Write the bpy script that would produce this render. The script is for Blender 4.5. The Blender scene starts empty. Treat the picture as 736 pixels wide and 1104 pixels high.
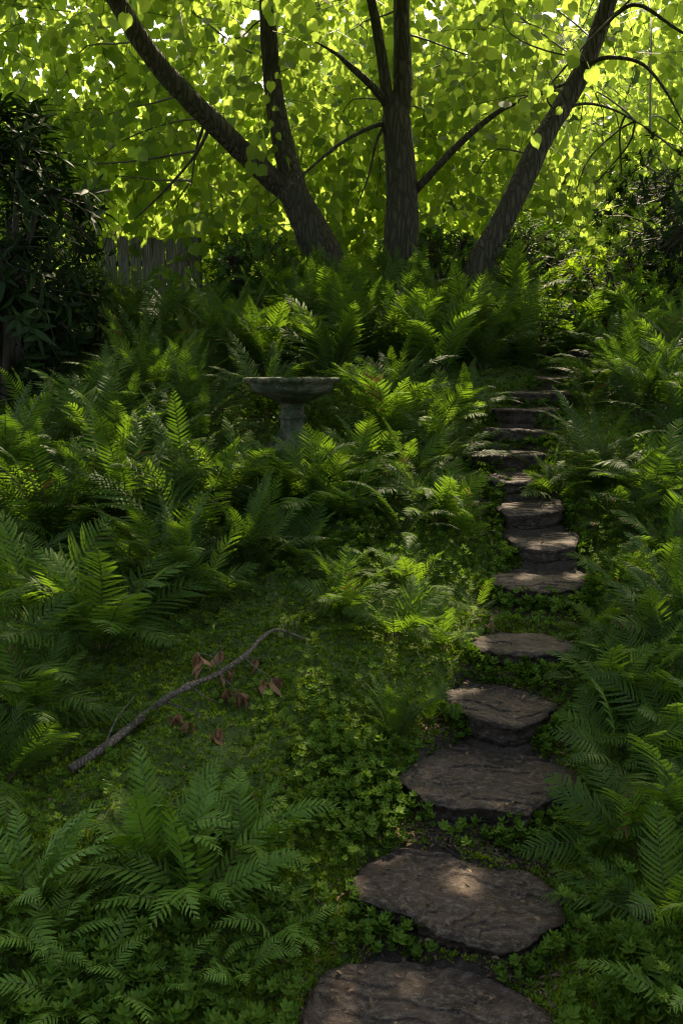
import bpy, math, random
import numpy as np
from mathutils import Vector, Matrix
rad = math.radians
S = bpy.context.scene
COL = S.collection

# ------------------------------------------------------------------ camera
EYE = 1.65
FPX = 950.0
PITCH = math.atan(157 / FPX)
cd = bpy.data.cameras.new('camera'); cam = bpy.data.objects.new('camera', cd); COL.objects.link(cam)
cd.sensor_fit = 'VERTICAL'; cd.sensor_height = 36; cd.lens = 36 * FPX / 1104
cd.clip_start = 0.05; cd.clip_end = 2000
cam.location = (0, 0, EYE); cam.rotation_euler = (rad(90) - PITCH, 0, 0)
S.camera = cam

# ------------------------------------------------------------------ light
SUN_EL, SUN_AZ = 50.0, 14.0           # azimuth from +Y towards +X
sdir = np.array([math.sin(rad(SUN_AZ)) * math.cos(rad(SUN_EL)), math.cos(rad(SUN_AZ)) * math.cos(rad(SUN_EL)), math.sin(rad(SUN_EL))])
W = bpy.data.worlds.new('World'); S.world = W; W.use_nodes = True
nt = W.node_tree; bg = nt.nodes['Background']
sky = nt.nodes.new('ShaderNodeTexSky'); sky.sky_type = 'NISHITA'; sky.sun_disc = False
sky.sun_elevation = rad(SUN_EL); sky.sun_rotation = rad(SUN_AZ)
sky.dust_density = 2.5; sky.air_density = 1.0
nt.links.new(sky.outputs[0], bg.inputs[0]); bg.inputs[1].default_value = 0.15
sl = bpy.data.lights.new('sun', 'SUN'); sl.energy = 3.0; sl.angle = rad(0.5); sl.color = (1, .93, .8)
so = bpy.data.objects.new('sun', sl); COL.objects.link(so)
so.rotation_euler = Vector(sdir).to_track_quat('Z', 'Y').to_euler(); so.location = (0, 0, 20)
S.view_settings.view_transform = 'Standard'; S.view_settings.look = 'None'
S.view_settings.exposure = 1.95; S.view_settings.gamma = 1
S.view_settings.use_curve_mapping = False
S.view_settings.use_white_balance = True
S.view_settings.white_balance_temperature = 8100
S.render.engine = 'CYCLES'
cy = S.cycles
cy.max_bounces = 7; cy.diffuse_bounces = 4; cy.glossy_bounces = 2; cy.transmission_bounces = 6; cy.transparent_max_bounces = 4
cy.use_denoising = True; cy.denoising_prefilter = 'ACCURATE'; cy.pixel_filter_type = 'BLACKMAN_HARRIS'; cy.filter_width = 1.2; cy.use_adaptive_sampling = False; cy.caustics_reflective = False; cy.caustics_refractive = False
cy.sample_clamp_indirect = 3

rng = np.random.default_rng(11)
random.seed(5)

# ------------------------------------------------------------------ helpers
def ray(px, py):
    u = (px - 368) / FPX; v = (552 - py) / FPX
    cp, sp = math.cos(PITCH), math.sin(PITCH)
    return np.array([u, cp + v * sp, -sp + v * cp])

def at(px, py, D):
    d = ray(px, py); d = d * (D / d[1])
    return np.array([0, 0, EYE]) + d

def mpp(D):                # metres per photo pixel at distance D
    return D / FPX

def _h(ix, iy, iz, seed):
    n = (ix * 374761393 + iy * 668265263 + iz * 2147483647 * 3 + seed * 1274126177) & 0xffffffff
    n = ((n ^ (n >> 13)) * 1274126177) & 0xffffffff
    n = (n ^ (n >> 16)) & 0xffffff
    return n / 0xffffff

def vnoise(p, seed=0):
    p = np.asarray(p, float); i = np.floor(p).astype(np.int64); f = p - i; f = f * f * (3 - 2 * f)
    r = 0
    for a in (0, 1):
        for b in (0, 1):
            for c in (0, 1):
                w = (f[..., 0] if a else 1 - f[..., 0]) * (f[..., 1] if b else 1 - f[..., 1]) * (f[..., 2] if c else 1 - f[..., 2])
                r = r + w * _h(i[..., 0] + a, i[..., 1] + b, i[..., 2] + c, seed)
    return r * 2 - 1

def fbm(p, o=4, seed=0):
    p = np.asarray(p, float); r = 0; a = 1; t = 0
    for k in range(o):
        r = r + a * vnoise(p * (2 ** k) + k * 17.3, seed + k); t += a; a *= .5
    return r / t

def fb2(x, y, s, o=4, seed=0):
    return fbm(np.stack([x * s, y * s, np.zeros_like(x) + .37], -1), o, seed)

def tag(o, label=None, cat=None, group=None, kind=None):
    if label: o['label'] = label
    if cat: o['category'] = cat
    if group: o['group'] = group
    if kind: o['kind'] = kind
    return o

def empty(name, loc=(0, 0, 0)):
    o = bpy.data.objects.new(name, None); COL.objects.link(o); o.location = [float(c) for c in loc]
    o.empty_display_size = .1
    return o

class MB:
    """collects geometry as numpy arrays, builds one mesh"""
    def __init__(s): s.v = []; s.f = []; s.cnt = []; s.m = []; s.a = []; s.n = 0
    def add(s, v, faces, mat=0, attr=None):
        """faces: list of index lists, or an (n,k) array"""
        v = np.asarray(v, float).reshape(-1, 3)
        if isinstance(faces, np.ndarray):
            s.f.append((faces + s.n).ravel()); s.cnt.append(np.full(len(faces), faces.shape[1])); nf = len(faces)
        else:
            s.f.append(np.array([i for f in faces for i in f]) + s.n); s.cnt.append(np.array([len(f) for f in faces])); nf = len(faces)
        s.m.append(np.full(nf, mat) if np.isscalar(mat) else np.asarray(mat))
        s.a.append(np.zeros((len(v), 3)) if attr is None else np.asarray(attr, float))
        s.v.append(v); s.n += len(v)
    def scatter(s, tv, tf, R, P, mat=0, ta=None, var=None):
        """tv (k,3) template; tf list of faces; R (N,3,3); P (N,3)"""
        N = len(P); k = len(tv)
        v = np.einsum('nij,kj->nki', R, tv) + P[:, None, :]
        cnt = np.array([len(f) for f in tf]); fl = np.array([i for f in tf for i in f])
        f = (fl[None, :] + (np.arange(N) * k)[:, None] + s.n).ravel()
        s.f.append(f); s.cnt.append(np.tile(cnt, N)); s.m.append(np.full(len(cnt) * N, mat) if np.isscalar(mat) else np.tile(mat, N))
        a = np.zeros((N, k, 3))
        if ta is not None: a[:, :, :2] = ta[None, :, :2]
        if var is not None: a[:, :, 2] = var[:, None]
        s.a.append(a.reshape(-1, 3)); s.v.append(v.reshape(-1, 3)); s.n += N * k
    def mesh(s, name, mats, smooth=True):
        me = bpy.data.meshes.new(name)
        v = np.concatenate(s.v); f = np.concatenate(s.f); c = np.concatenate(s.cnt); m = np.concatenate(s.m)
        me.vertices.add(len(v)); me.vertices.foreach_set('co', v.astype(np.float32).ravel())
        me.loops.add(len(f)); me.loops.foreach_set('vertex_index', f.astype(np.int32))
        me.polygons.add(len(c)); st = np.concatenate([[0], np.cumsum(c)[:-1]])
        me.polygons.foreach_set('loop_start', st.astype(np.int32))
        me.polygons.foreach_set('material_index', m.astype(np.int32))
        me.polygons.foreach_set('use_smooth', np.full(len(c), smooth))
        me.update(calc_edges=True)
        at_ = me.attributes.new('leaf', 'FLOAT_VECTOR', 'POINT'); at_.data.foreach_set('vector', np.concatenate(s.a).astype(np.float32).ravel())
        for mt in (mats if isinstance(mats, (list, tuple)) else [mats]): me.materials.append(mt)
        return me
    def build(s, name, mats, parent=None, smooth=True):
        o = bpy.data.objects.new(name, s.mesh(name, mats, smooth)); COL.objects.link(o)
        if parent: o.parent = parent
        return o
    def shift(s, d):
        for v in s.v: v += np.asarray(d)[None, :]

def norm(a):
    a = np.asarray(a, float); return a / (np.linalg.norm(a, axis=-1, keepdims=True) + 1e-9)

def tube(mb, pts, radii, seg=8, mat=0, rough=0, seed=0, cap=True, var=.5):
    pts = np.asarray(pts, float); n = len(pts); radii = np.broadcast_to(np.asarray(radii, float), (n,))
    t = norm(np.gradient(pts, axis=0)); up = np.array([0, 1, 0.]) if abs(t[0][1]) < .9 else np.array([1, 0, 0.])
    fr = []; u = norm(np.cross(t[0], up))
    for i in range(n):
        u = norm(u - t[i] * np.dot(u, t[i])); fr.append((u, np.cross(t[i], u)))
    ang = np.linspace(0, 2 * np.pi, seg, endpoint=False); V = np.zeros((n, seg, 3))
    for i in range(n):
        V[i] = pts[i] + radii[i] * (np.cos(ang)[:, None] * fr[i][0] + np.sin(ang)[:, None] * fr[i][1])
    if rough:
        c = pts[:, None, :]
        k = 1 + rough * fbm(V * np.array([9, 9, 3.]), 4, seed)
        V = c + (V - c) * k[..., None]
    i = np.arange(n - 1)[:, None] * seg; j = np.arange(seg)[None, :]; j2 = (j + 1) % seg
    F = np.stack([i + j, i + j2, i + seg + j2, i + seg + j], -1).reshape(-1, 4)
    A = np.zeros((n * seg, 3)); A[:, 2] = var
    mb.add(V.reshape(-1, 3), F, mat, A)
    if cap:
        mb.add(V[-1], [list(range(seg))], mat, A[:seg]); mb.add(V[0], [list(range(seg))[::-1]], mat, A[:seg])

def spline(P, n):
    """Catmull-Rom through P, n samples"""
    P = np.asarray(P, float); Q = np.vstack([2 * P[0] - P[1], P, 2 * P[-1] - P[-2]])
    out = []
    for t in np.linspace(0, len(P) - 1 - 1e-6, n):
        i = int(t); f = t - i; a, b, c, d = Q[i:i + 4]
        out.append(.5 * ((2 * b) + (c - a) * f + (2 * a - 5 * b + 4 * c - d) * f * f + (3 * b - 3 * c + d - a) * f ** 3))
    return np.array(out)

def rotmats(dirv, nrm, scale):
    """columns: x=side, y=dir, z=normal"""
    y = norm(dirv); x = norm(np.cross(y, nrm)); z = np.cross(x, y)
    R = np.stack([x, y, z], -1)
    return R * np.asarray(scale)[:, None, None]

def rand_unit(n):
    return norm(rng.normal(size=(n, 3)))

# ------------------------------------------------------------------ materials
def newmat(name):
    m = bpy.data.materials.new(name); m.use_nodes = True; t = m.node_tree; t.nodes.clear()
    out = t.nodes.new('ShaderNodeOutputMaterial')
    return m, t, out
def N(t, kind, **kw):
    n = t.nodes.new(kind)
    for k, v in kw.items():
        if k in n.inputs.keys(): n.inputs[k].default_value = v
        else: setattr(n, k, v)
    return n
def mixc(t, fac, a, b, mode='MIX'):
    n = t.nodes.new('ShaderNodeMix'); n.data_type = 'RGBA'; n.blend_type = mode
    for s, v in ((n.inputs[0], fac), (n.inputs[6], a), (n.inputs[7], b)):
        if hasattr(v, 'links'): t.links.new(v, s)
        elif isinstance(v, (int, float)): s.default_value = v
        else: s.default_value = (*v, 1) if len(v) == 3 else v
    return n.outputs[2]
def mth(t, op, a, b=None, c=None, clamp=False):
    n = t.nodes.new('ShaderNodeMath'); n.operation = op; n.use_clamp = clamp
    for s, v in zip(n.inputs, (a, b, c)):
        if v is None: continue
        if hasattr(v, 'links'): t.links.new(v, s)
        else: s.default_value = v
    return n.outputs[0]
def mapr(t, v, a, b, c=0, d=1):
    n = t.nodes.new('ShaderNodeMapRange'); t.links.new(v, n.inputs[0])
    for i, x in enumerate((a, b, c, d)): n.inputs[i + 1].default_value = x
    return n.outputs[0]

def leaf_mat(name, dark, light, trans, tfac=.4, rough=.4, spec=.4, veins=0, obj_var=True, dead=None):
    m, t, out = newmat(name); L = t.links
    at_ = N(t, 'ShaderNodeAttribute', attribute_name='leaf'); sp = N(t, 'ShaderNodeSeparateXYZ'); L.new(at_.outputs['Vector'], sp.inputs[0])
    var = sp.outputs[2]
    if obj_var:
        oi = N(t, 'ShaderNodeObjectInfo')
        var = mth(t, 'ADD', mth(t, 'MULTIPLY', var, .45), mth(t, 'MULTIPLY', oi.outputs['Random'], .55))
    geo = N(t, 'ShaderNodeNewGeometry'); ns = N(t, 'ShaderNodeTexNoise', Scale=2.2, Detail=3); L.new(geo.outputs['Position'], ns.inputs['Vector'])
    v2 = mth(t, 'ADD', mth(t, 'MULTIPLY', var, .75), mth(t, 'MULTIPLY', mapr(t, ns.outputs[0], .3, .7), .25))
    col = mixc(t, v2, dark, light)
    tcol = mixc(t, v2, [c * .75 for c in trans], trans)
    ns2 = N(t, 'ShaderNodeTexNoise', Scale=60, Detail=2); L.new(geo.outputs['Position'], ns2.inputs['Vector'])
    col = mixc(t, mapr(t, ns2.outputs[0], .55, .75, 0, .35), col, [c * 1.5 for c in light])
    if dead:
        col = mixc(t, mapr(t, var, .93, .96), col, dead)
        tcol = mixc(t, mapr(t, var, .93, .96), tcol, [c * 1.5 for c in dead])
    if veins:
        ax = mth(t, 'ABSOLUTE', sp.outputs[0])
        w = mth(t, 'FRACT', mth(t, 'SUBTRACT', mth(t, 'MULTIPLY', sp.outputs[1], veins), mth(t, 'MULTIPLY', ax, veins * .35)))
        ln = mth(t, 'LESS_THAN', mth(t, 'ABSOLUTE', mth(t, 'SUBTRACT', w, .5)), .07)
        mid = mth(t, 'LESS_THAN', ax, .05)
        vn = mth(t, 'MAXIMUM', ln, mid)
        tcol = mixc(t, mth(t, 'MULTIPLY', vn, .4), tcol, [c * .45 for c in trans])
        col = mixc(t, mth(t, 'MULTIPLY', vn, .35), col, [c * 1.6 for c in light])
    b = N(t, 'ShaderNodeBsdfPrincipled', Roughness=rough); b.inputs['Specular IOR Level'].default_value = spec
    L.new(col, b.inputs['Base Color'])
    tr = N(t, 'ShaderNodeBsdfTranslucent'); L.new(tcol, tr.inputs[0])
    mx = N(t, 'ShaderNodeMixShader'); mx.inputs[0].default_value = tfac
    L.new(b.outputs[0], mx.inputs[1]); L.new(tr.outputs[0], mx.inputs[2]); L.new(mx.outputs[0], out.inputs[0])
    return m

M = {}
M['canopy'] = leaf_mat('linden_leaf', (.03, .075, .012), (.06, .13, .016), (.45, .63, .095), .62, .45, .35, veins=6, obj_var=False)
M['canopy_far'] = leaf_mat('far_leaf', (.05, .11, .015), (.09, .16, .025), (.38, .52, .08), .55, .5, .3, obj_var=False)
M['sword'] = leaf_mat('sword_fern_green', (.020, .048, .009), (.06, .11, .018), (.12, .25, .016), .31, .55, .12, dead=(.12, .06, .02))
M['broad'] = leaf_mat('broad_fern_green', (.052, .108, .014), (.12, .21, .03), (.15, .31, .015), .30, .52, .14, veins=9)
M['lacy'] = leaf_mat('lacy_fern_green', (.024, .058, .011), (.062, .112, .020), (.23, .42, .028), .38, .6, .12, dead=(.13, .07, .025))
M['cover'] = leaf_mat('ground_leaf', (.034, .08, .008), (.10, .17, .02), (.15, .30, .012), .28, .6, .1, obj_var=False)
M['moss'] = leaf_mat('moss_tuft', (.07, .12, .01), (.23, .33, .025), (.17, .28, .012), .3, .8, .1, obj_var=False)
M['rhodo'] = leaf_mat('evergreen_leaf', (.007, .018, .005), (.02, .042, .010), (.05, .12, .01), .15, .6, .15, obj_var=False)
M['shrub'] = leaf_mat('shrub_leaf', (.025, .065, .012), (.06, .13, .02), (.12, .28, .015), .25, .6, .15, obj_var=False)
M['bright'] = leaf_mat('bright_shrub_leaf', (.06, .15, .015), (.13, .26, .03), (.40, .62, .03), .45, .6, .15, obj_var=False)
M['dry'] = leaf_mat('dry_leaf', (.16, .075, .035), (.36, .18, .09), (.10, .06, .03), .15, .7, .2, obj_var=True)
M['litter'] = leaf_mat('leaf_litter', (.05, .03, .018), (.24, .15, .09), (.1, .06, .03), .1, .8, .2, obj_var=False)

def stem_mat(name, c1, c2):
    m, t, out = newmat(name); geo = N(t, 'ShaderNodeNewGeometry'); n = N(t, 'ShaderNodeTexNoise', Scale=14, Detail=3)
    t.links.new(geo.outputs['Position'], n.inputs['Vector']); b = N(t, 'ShaderNodeBsdfPrincipled', Roughness=.6)
    t.links.new(mixc(t, mapr(t, n.outputs[0], .35, .65), c1, c2), b.inputs['Base Color']); t.links.new(b.outputs[0], out.inputs[0])
    return m
M['rachis'] = stem_mat('frond_stalk', (.05, .07, .015), (.09, .05, .02))
M['twig'] = stem_mat('twig_bark', (.03, .022, .015), (.06, .045, .03))
M['gstem'] = stem_mat('green_stem', (.04, .09, .015), (.06, .11, .02))

def bark_mat(name, c1, c2, c3, zs=.22, scale=38, dist=.02):
    m, t, out = newmat(name); L = t.links
    tc = N(t, 'ShaderNodeNewGeometry'); mp = N(t, 'ShaderNodeMapping'); mp.inputs['Scale'].default_value = (1, 1, zs)
    L.new(tc.outputs['Position'], mp.inputs[0])
    n0 = N(t, 'ShaderNodeTexNoise', Scale=6, Detail=5); L.new(mp.outputs[0], n0.inputs['Vector'])
    wv = mixc(t, .06, mp.outputs[0], n0.outputs[1])
    vo = N(t, 'ShaderNodeTexVoronoi', Scale=scale, feature='DISTANCE_TO_EDGE'); L.new(wv, vo.inputs['Vector'])
    n1 = N(t, 'ShaderNodeTexNoise', Scale=scale * 2, Detail=6, Roughness=.7); L.new(mp.outputs[0], n1.inputs['Vector'])
    n2 = N(t, 'ShaderNodeTexNoise', Scale=3.5, Detail=4); L.new(tc.outputs['Position'], n2.inputs['Vector'])
    crack = mapr(t, vo.outputs[0], 0, .25)
    col = mixc(t, mapr(t, n1.outputs[0], .3, .7), c1, c2)
    col = mixc(t, mapr(t, n2.outputs[0], .5, .68, 0, .8), col, c3)
    col = mixc(t, mth(t, 'MULTIPLY', mth(t, 'SUBTRACT', 1, crack), .65), col, [c * .35 for c in c1])
    h = mth(t, 'ADD', crack, mth(t, 'MULTIPLY', n1.outputs[0], .7))
    bp = N(t, 'ShaderNodeBump', Strength=1.0, Distance=dist); L.new(h, bp.inputs['Height'])
    b = N(t, 'ShaderNodeBsdfPrincipled', Roughness=.85); L.new(col, b.inputs['Base Color']); L.new(bp.outputs[0], b.inputs['Normal'])
    L.new(b.outputs[0], out.inputs[0]); return m
M['bark'] = bark_mat('tree_bark', (.05, .035, .025), (.115, .085, .062), (.06, .065, .03), .2, 26, .035)
M['deadwood'] = bark_mat('dead_wood', (.095, .065, .046), (.21, .155, .115), (.07, .055, .04), .5, 60, .004)
M['oldwood'] = bark_mat('fence_wood', (.10, .088, .068), (.20, .175, .14), (.09, .10, .055), .06, 50, .004)

def stone_mat(name, c1, c2, c3, sc=1.0, moss=.0):
    m, t, out = newmat(name); L = t.links
    g = N(t, 'ShaderNodeNewGeometry'); oi = N(t, 'ShaderNodeObjectInfo')
    mp = N(t, 'ShaderNodeMapping'); mp.inputs['Scale'].default_value = (sc, sc * 1.3, sc * 3); mp.inputs['Rotation'].default_value = (0, 0, .6)
    L.new(g.outputs['Position'], mp.inputs[0])
    n1 = N(t, 'ShaderNodeTexNoise', Scale=5, Detail=8, Roughness=.65, Distortion=1.2); L.new(mp.outputs[0], n1.inputs['Vector'])
    n2 = N(t, 'ShaderNodeTexNoise', Scale=38, Detail=6, Roughness=.7); L.new(mp.outputs[0], n2.inputs['Vector'])
    n3 = N(t, 'ShaderNodeTexNoise', Scale=150, Detail=3, Roughness=.7); L.new(mp.outputs[0], n3.inputs['Vector'])
    vo = N(t, 'ShaderNodeTexVoronoi', Scale=7, feature='DISTANCE_TO_EDGE'); L.new(mixc(t, .12, mp.outputs[0], n1.outputs[1]), vo.inputs['Vector'])
    col = mixc(t, mapr(t, n1.outputs[0], .35, .65), c1, c2)
    col = mixc(t, mapr(t, n2.outputs[0], .5, .66, 0, .8), col, c3)
    col = mixc(t, mapr(t, n3.outputs[0], .64, .70, 0, .8), col, [min(.5, c * 2.2) for c in c3])
    mp2 = N(t, 'ShaderNodeMapping'); mp2.inputs['Scale'].default_value = (5, 9, 5); mp2.inputs['Rotation'].default_value = (0, 0, .9); L.new(g.outputs['Position'], mp2.inputs[0])
    n5 = N(t, 'ShaderNodeTexNoise', Scale=4, Detail=8, Roughness=.7, Distortion=.8); L.new(mp2.outputs[0], n5.inputs['Vector'])
    col = mixc(t, mapr(t, n5.outputs[0], .56, .66, 0, .6), col, [c * 1.1 for c in c3])
    col = mixc(t, mapr(t, n5.outputs[0], .42, .34, 0, .45), col, [c * .6 for c in c1])
    if moss:
        n4 = N(t, 'ShaderNodeTexNoise', Scale=9, Detail=6, Roughness=.75); L.new(g.outputs['Position'], n4.inputs['Vector'])
        sp = N(t, 'ShaderNodeSeparateXYZ'); L.new(g.outputs['Normal'], sp.inputs[0])
        col = mixc(t, mth(t, 'MULTIPLY', mapr(t, n4.outputs[0], .62 - moss * .3, .72 - moss * .3), .85), col, (.035, .06, .015))
    lam = mth(t, 'MULTIPLY', mth(t, 'SUBTRACT', 1, mapr(t, vo.outputs[0], 0, .015)), .25)
    col = mixc(t, lam, col, [c * .3 for c in c1])
    h = mth(t, 'ADD', mth(t, 'MULTIPLY', n1.outputs[0], 1.2), mth(t, 'ADD', mth(t, 'MULTIPLY', n2.outputs[0], .35), mth(t, 'MULTIPLY', n3.outputs[0], .08)))
    # terraced slate steps
    st = mth(t, 'MULTIPLY', mth(t, 'FLOOR', mth(t, 'MULTIPLY', n1.outputs[0], 14)), .05)
    h = mth(t, 'ADD', h, st)
    bp = N(t, 'ShaderNodeBump', Strength=1.0, Distance=.03); L.new(h, bp.inputs['Height'])
    b = N(t, 'ShaderNodeBsdfPrincipled'); L.new(col, b.inputs['Base Color']); L.new(bp.outputs[0], b.inputs['Normal']); b.inputs['Specular IOR Level'].default_value = .3
    L.new(mapr(t, n2.outputs[0], .3, .7, .45, .8), b.inputs['Roughness'])
    L.new(b.outputs[0], out.inputs[0]); return m
M['slate'] = stone_mat('slate', (.020, .012, .008), (.085, .053, .036), (.17, .13, .098))
M['concrete'] = stone_mat('mossy_concrete', (.12, .105, .07), (.20, .175, .12), (.26, .23, .17), 1.5, .6)

def ground_mat():
    m, t, out = newmat('mossy_ground'); L = t.links
    at_ = N(t, 'ShaderNodeAttribute', attribute_name='leaf'); sp = N(t, 'ShaderNodeSeparateXYZ'); L.new(at_.outputs['Vector'], sp.inputs[0])
    g = N(t, 'ShaderNodeNewGeometry')
    n1 = N(t, 'ShaderNodeTexNoise', Scale=4, Detail=8, Roughness=.7); L.new(g.outputs['Position'], n1.inputs['Vector'])
    n2 = N(t, 'ShaderNodeTexNoise', Scale=55, Detail=6, Roughness=.7); L.new(g.outputs['Position'], n2.inputs['Vector'])
    soil = mixc(t, mapr(t, n2.outputs[0], .35, .65), (.022, .014, .009), (.075, .048, .03))
    moss = mixc(t, mapr(t, n2.outputs[0], .35, .65), (.035, .06, .007), (.10, .15, .014))
    fac = mth(t, 'ADD', sp.outputs[0], mth(t, 'MULTIPLY', mth(t, 'SUBTRACT', n1.outputs[0], .5), 1.6), clamp=True)
    col = mixc(t, mapr(t, fac, .4, .6), moss, soil)
    bp = N(t, 'ShaderNodeBump', Strength=1, Distance=.02); L.new(mth(t, 'ADD', n2.outputs[0], mth(t, 'MULTIPLY', n1.outputs[0], .5)), bp.inputs['Height'])
    b = N(t, 'ShaderNodeBsdfPrincipled', Roughness=.9); L.new(col, b.inputs['Base Color']); L.new(bp.outputs[0], b.inputs['Normal'])
    L.new(b.outputs[0], out.inputs[0]); return m
M['ground'] = ground_mat()

# ------------------------------------------------------------------ stones layout (photo outlines unprojected to their own level)
def unproj(px, py, h):
    d = ray(px, py); k = -h / d[2]; return np.array([d[0] * k, d[1] * k])
STONES = []   # dict(c, ang, r, z, th, label)
def stone_poly(h, pts, th, label):
    P = np.array([unproj(x, y, h) for x, y in pts]); STONES.append(dict(P=P, z=EYE - h, th=th * .82, label=label))
def stone_ell(px, D, h, wpx, dep, th, label, rot=0):
    c = at(px, 500, D)[:2]; c = np.array([(px - 368) / FPX * D * 1.0, D]); a = np.linspace(0, 2 * np.pi, 11)[:-1] + rot
    w = wpx * mpp(D) / 2
    rr = 1 + .1 * rng.normal(size=10).clip(-1, 1)
    P = np.stack([c[0] + w * np.sign(np.cos(a)) * np.abs(np.cos(a)) ** .7 * rr, c[1] + dep / 2 * np.sign(np.sin(a)) * np.abs(np.sin(a)) ** .7 * rr], -1)
    STONES.append(dict(P=P, z=EYE - h, th=th * .82, label=label))
stone_poly(1.62, [(322, 1100), (330, 1066), (345, 1047), (395, 1032), (455, 1034), (520, 1048), (570, 1070), (598, 1098), (604, 1130), (560, 1165), (430, 1175), (335, 1140)], .09,
           'dark stepping stone cut off by the bottom edge of the picture, lowest in the path')
stone_poly(1.53, [(375, 954), (398, 921), (433, 913), (483, 916), (533, 931), (573, 936), (603, 954), (613, 986), (588, 999), (565, 1014), (538, 1016), (503, 1011), (473, 1004), (443, 989), (413, 979), (383, 966)], .085,
           'widest slate stepping stone with a pale patch of sunlight in its middle, second from bottom')
stone_poly(1.42, [(427, 836), (448, 821), (475, 806), (515, 800), (560, 806), (600, 818), (628, 834), (612, 850), (588, 864), (568, 879), (533, 871), (488, 869), (458, 861)], .10,
           'brown slate slab with a thick broken front edge, third stepping stone from bottom')
stone_poly(1.29, [(474, 745), (498, 733), (533, 735), (568, 743), (602, 757), (590, 768), (560, 779), (538, 777), (513, 771), (490, 759)], .15,
           'stepping stone with a pointed front corner, fourth from the bottom of the path')
stone_poly(1.17, [(505, 688), (538, 681), (578, 683), (618, 690), (625, 700), (583, 706), (543, 704), (515, 697)], .10,
           'narrow oval stepping stone with a thick dark rounded edge, fifth from bottom')
stone_poly(1.02, [(526, 622), (553, 613), (588, 609), (623, 611), (635, 621), (628, 631), (593, 634), (558, 633), (533, 629)], .085,
           'even, half-moon shaped stepping stone, sixth from bottom, just above the patch of sunlit fern')
stone_poly(.89, [(540, 575), (568, 566), (603, 566), (625, 576), (620, 586), (588, 588), (555, 584)], .13,
           'grey stepping stone with a shiny sunlit top, seventh from bottom')
stone_poly(.77, [(533, 545), (550, 538), (575, 536), (605, 540), (607, 547), (575, 552), (545, 551)], .15,
           'thin light grey stepping stone, eighth from bottom, in low green plants')
stone_ell(556, 5.22, .655, 60, .33, .11, 'small stepping stone half hidden by ferns, ninth from bottom')
stone_ell(543, 5.55, .535, 84, .34, .14, 'wide flat stone tread, tenth from bottom, left of the big spreading fern')
stone_ell(553, 5.88, .405, 80, .34, .14, 'dark stone tread, eleventh from bottom, sticking out left above the tenth')
stone_ell(563, 6.18, .29, 78, .32, .14, 'stone tread behind the big spreading fern, twelfth from bottom')
stone_ell(582, 6.50, .185, 92, .32, .14, 'widest of the upper stone treads, thirteenth from bottom')
stone_ell(602, 6.85, .075, 66, .32, .09, 'narrow stone tread under sunlit leaves, second from the top of the path')
stone_ell(612, 7.2, -.03, 60, .32, .09, 'topmost stone tread, almost lost in the ferns at the top of the path')

for s in STONES:
    P = s['P']; c = P.mean(0); d = P - c; a = np.arctan2(d[:, 1], d[:, 0]); o = np.argsort(a)
    s['c'] = c; s['a'] = a[o]; s['r'] = np.hypot(d[:, 0], d[:, 1])[o]
_TH = np.linspace(-np.pi, np.pi, 721)
for s in STONES:  # exact outline radius per direction, corners kept
    d = s['P'] - s['c']; a = np.arctan2(d[:, 1], d[:, 0]); d = d[np.argsort(a)]; e = np.roll(d, -1, 0) - d
    u = np.stack([np.cos(_TH), np.sin(_TH)], -1); best = np.full(721, 1e9)
    for q, v in zip(d, e):
        det = u[:, 0] * -v[1] + u[:, 1] * v[0]; det = np.where(abs(det) < 1e-9, 1e-9, det)
        t = (q[0] * -v[1] + q[1] * v[0]) / det; w = (u[:, 0] * q[1] - u[:, 1] * q[0]) / det
        ok = (t > 0) & (w >= -1e-6) & (w <= 1 + 1e-6); best = np.where(ok & (t < best), t, best)
    best = np.where(best > 5, np.median(best[best < 5]), best); s['R'] = best
def stone_r(s, ang): return np.interp(ang, _TH, s['R'])
def in_stone(x, y, k=1.0, add=0.0):
    m = np.zeros(np.shape(x), bool)
    for s in STONES:
        dx, dy = x - s['c'][0], y - s['c'][1]
        m |= np.hypot(dx, dy) < stone_r(s, np.arctan2(dy, dx)) * k + add
    return m

PD = np.array([s['c'][1] for s in STONES]); PX = np.array([s['c'][0] for s in STONES]); PZ = np.array([s['z'] for s in STONES]) - .055
_D = np.concatenate([[-6, 0.5], PD, [8.6, 10, 13, 20, 60]])
_Z = np.concatenate([[EYE - 1.78, EYE - 1.72], PZ, [EYE + .62, EYE + .95, EYE + 1.25, EYE + 1.4, EYE + 1.5]])
_X = np.concatenate([[.15, .2], PX, [1.95, 2.1, 2.1, 2.1, 2.1]])
def xpath(y): return np.interp(y, _D, _X)
def terrain(x, y):
    x = np.asarray(x, float); y = np.asarray(y, float)
    z = (np.interp(y - .12, _D, _Z) + np.interp(y, _D, _Z) + np.interp(y + .12, _D, _Z)) / 3
    dp = np.abs(x - xpath(y))
    z = z + .06 * np.clip((dp - .25) / .5, 0, 1)
    z = z - .09 * np.clip(-x - .4, 0, 4) * np.clip((y - 3) / 3, 0, 1)
    z = z + .05 * np.clip(x - 1.6, 0, 3)
    z = z + .05 * fb2(x, y, 1.1, 3, 3) * np.clip(dp / .6, .2, 1) + .018 * fb2(x, y, 6, 3, 5)
    z = z + (1 - np.abs(fb2(x, y, 9, 3, 21))) ** 2 * .07 * np.clip(dp / .5 - .6, 0, 1) * (np.abs(x) < 4) * (y < 8)
    for s in STONES:
        dx, dy = x - s['c'][0], y - s['c'][1]
        q = np.hypot(dx, dy) / (stone_r(s, np.arctan2(dy, dx)) + .01)
        zc = np.clip(z, s['z'] - s['th'] * .85, s['z'] - .045)
        w = np.clip((1.05 - q) / .08, 0, 1)
        z = z * (1 - w) + zc * w
    return z
def T1(x, y): return float(terrain(np.array([x]), np.array([y]))[0])
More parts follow.
